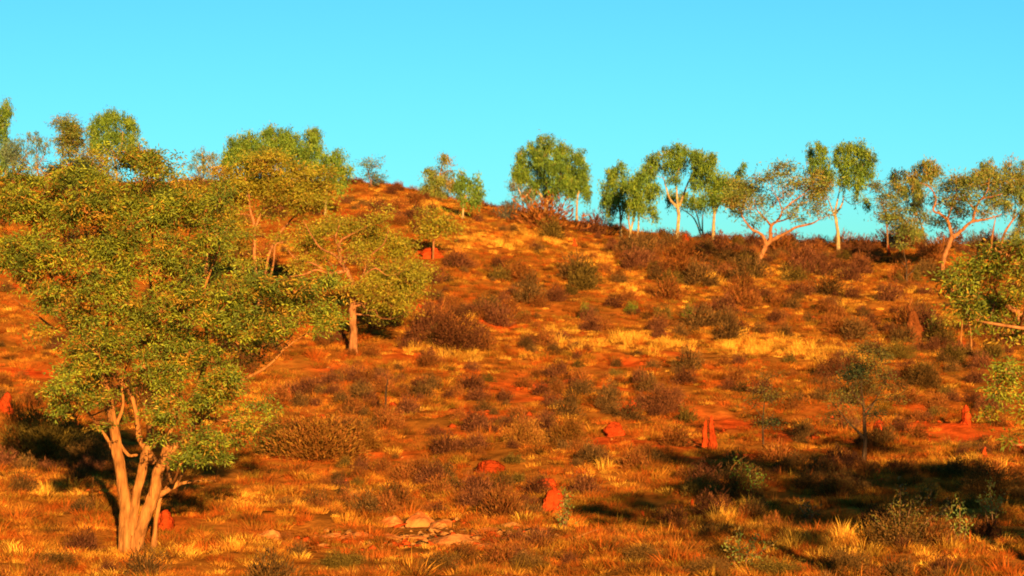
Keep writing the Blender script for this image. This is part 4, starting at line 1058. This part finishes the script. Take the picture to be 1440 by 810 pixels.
for (x0, x1, y0, y1, n, w0, w1, kk, lab, grp) in ZONES:
    for _ in range(int(n * .72)):
        X = x0 + (x1 - x0) * RNG.random(); Y = y0 + (y1 - y0) * RNG.random()
        wd = w0 + (w1 - w0) * RNG.random() ** 1.5
        hp = .45 + .3 * RNG.random()
        kd = kk[int(RNG.integers(len(kk)))]
        szw = [t for q, t in SIZES if wd < q][0]
        near = sorted(LAND, key=lambda l: math.hypot(l[0] - X, (l[1] - Y) * 1.3))[:6]
        dx, dy = X - near[0][0], Y - near[0][1]
        dist = math.hypot(dx, dy)
        rel = ("just " if dist < 28 else "a little way " if dist < 60 else "well ") + ("above" if dy < 0 else "below") if abs(dy) > abs(dx) * .7 else ("close beside" if dist < 30 else "beside" if dist < 60 else "some way off")
        shp = "tall" if hp > .65 else "low" if hp < .52 else "rounded"
        L1 = f"{szw} {shp} {KW[kd]} shrub {rel} {near[0][2]}"
        if len(L1.split()) > 16: L1 = f"{szw} {KW[kd]} shrub {rel} {near[0][2]}"
        for other in near[1:]:
            if L1 not in used: break
            L2 = f"{szw} {shp} {KW[kd]} shrub {rel} {near[0][2]}, toward {other[2]}"
            if len(L2.split()) > 16: continue
            L1 = L2
        if L1 in used:
            for other in near[1:]:
                L2 = f"{szw} {KW[kd]} shrub between {near[0][2]} and {other[2]}"
                if L2 not in used and len(L2.split()) <= 16: L1 = L2; break
        used[L1] = used.get(L1, 0) + 1
        shrub(X, Y, wd, wd * hp, kd, L1, "scrub_bush", "shrub", "scrub bushes over the hillside")

# low tangle of dry scrub between the bushes, too mixed to count
_t = SH['maroon'] + SH['rust'] + SH['brown']
o = tussocks("undergrowth", 12000, lambda g, r, dk, a, b, m: np.ones((m, 3)), _t,
             lambda g, r, dk, a, b: np.clip((a - .50) * 2.2 + dk * .45 - g * .6, .03, .8) * (1 - .6 * r), .45, 1.15)

# ------------------------------------------------------------------ upright leafy weeds in front and dead sticks
def stem_plant(X, Y, stems, label, kind='olive', cov=.5):
    f = foot(X, Y); s = f[1] / F
    e = empty("leafy_weed", f); tag(e, label, "plant")
    g = Geo(); lf = Geo()
    for (dx, h) in stems:
        b = f + np.array([dx * s * .25, RNG.normal() * .08, -.04]); t = f + np.array([dx * s, RNG.normal() * .2, h * s])
        m = (b + t) / 2 + np.array([-dx * s * .15, 0, .08 * h * s])
        ln = smooth_line([[*b, .014], [*m, .010], [*t, .005]], 5)
        g.tube(ln[:, :3], ln[:, 3], 4, BARKC['brown'])
        n = int(h * 1.6)
        k = RNG.integers(3, len(ln), n)
        P = ln[k, :3] + RNG.normal(size=(n, 3)) * .07
        dirs = RNG.normal(size=(n, 3)) + np.array([0, 0, .3])
        C = np.array(LEAFC[kind])[RNG.choice(3, n)] * (.7 + .6 * RNG.random((n, 1)))
        lf.blades(P, dirs, .10 * (.6 + .7 * RNG.random(n)), .04, C)
    g.build("stems", M_bark, e, f); lf.build("leaves", M_leaf, e, f)


stem_plant(1050, 702, [(-18, 40), (-8, 52), (4, 46), (14, 34), (24, 28)], "green leafy weed clump at the near edge of shade below the twin spires", 'green')
stem_plant(1266, 770, [(0, 88), (-14, 60), (18, 70), (45, 80), (70, 62), (-40, 42)], "tall open green weed spreading fan-like in front of the long shade", 'dim')
stem_plant(1395, 740, [(0, 60), (14, 44), (-16, 36)], "upright leafy weed in the shade near the picture's edge", 'olive')
stem_plant(795, 745, [(0, 52), (6, 36), (-8, 24)], "thin green weed right beside the cleft termite mound", 'olive')
stem_plant(1134, 738, [(-4, 34), (6, 26), (14, 20)], "dark leafy weed next to the small round orange mound", 'dark')
stem_plant(1350, 765, [(0, 56), (-20, 40), (16, 38)], "olive weed at the near edge of the long shade toward the picture's edge", 'olive')
stem_plant(1040, 800, [(0, 50), (-22, 40), (24, 44), (44, 36)], "bushy olive weed low in the bottom grass under the long shade", 'olive')
stem_plant(1310, 470, [(0, 30), (6, 22), (-6, 18)], "small green weed beside the big dull brick-red spire", 'green')


def stick(pts, label, r=1.2, c="main"):
    f = foot(pts[0][0], pts[0][1]); s = f[1] / F
    P = [[*(f + np.array([(x - pts[0][0]) * s, RNG.normal() * .15, (pts[0][1] - y) * s + .03])), r * s * (1 - .6 * k / len(pts))] for k, (x, y) in enumerate(pts)]
    ln = smooth_line(P, 4, .3)
    g = Geo(); g.tube(ln[:, :3], ln[:, 3], 5, BARKC[c], wob=.2)
    o = g.build("dead_branch", M_bark, None, f); o.location = [float(v) for v in f]
    tag(o, label, "branch")


stick([(1200 - 410, 762), (812, 757), (830, 750), (842, 746)], "pale dry branch lying past the thin trailing rock ledge")
stick([(1030, 690), (1026, 668), (1036, 652), (1050, 642)], "arching dry reddish stem over the shaded bush below the twin spires", .9)
stick([(131, 712), (131, 690), (130, 672)], "thin dry upright stalk in the big gum's shade", .7)
stick([(540, 590), (542, 560), (545, 535)], "dark dead upright stalk in grass above the rusty shrubs", 1.8, "dark")
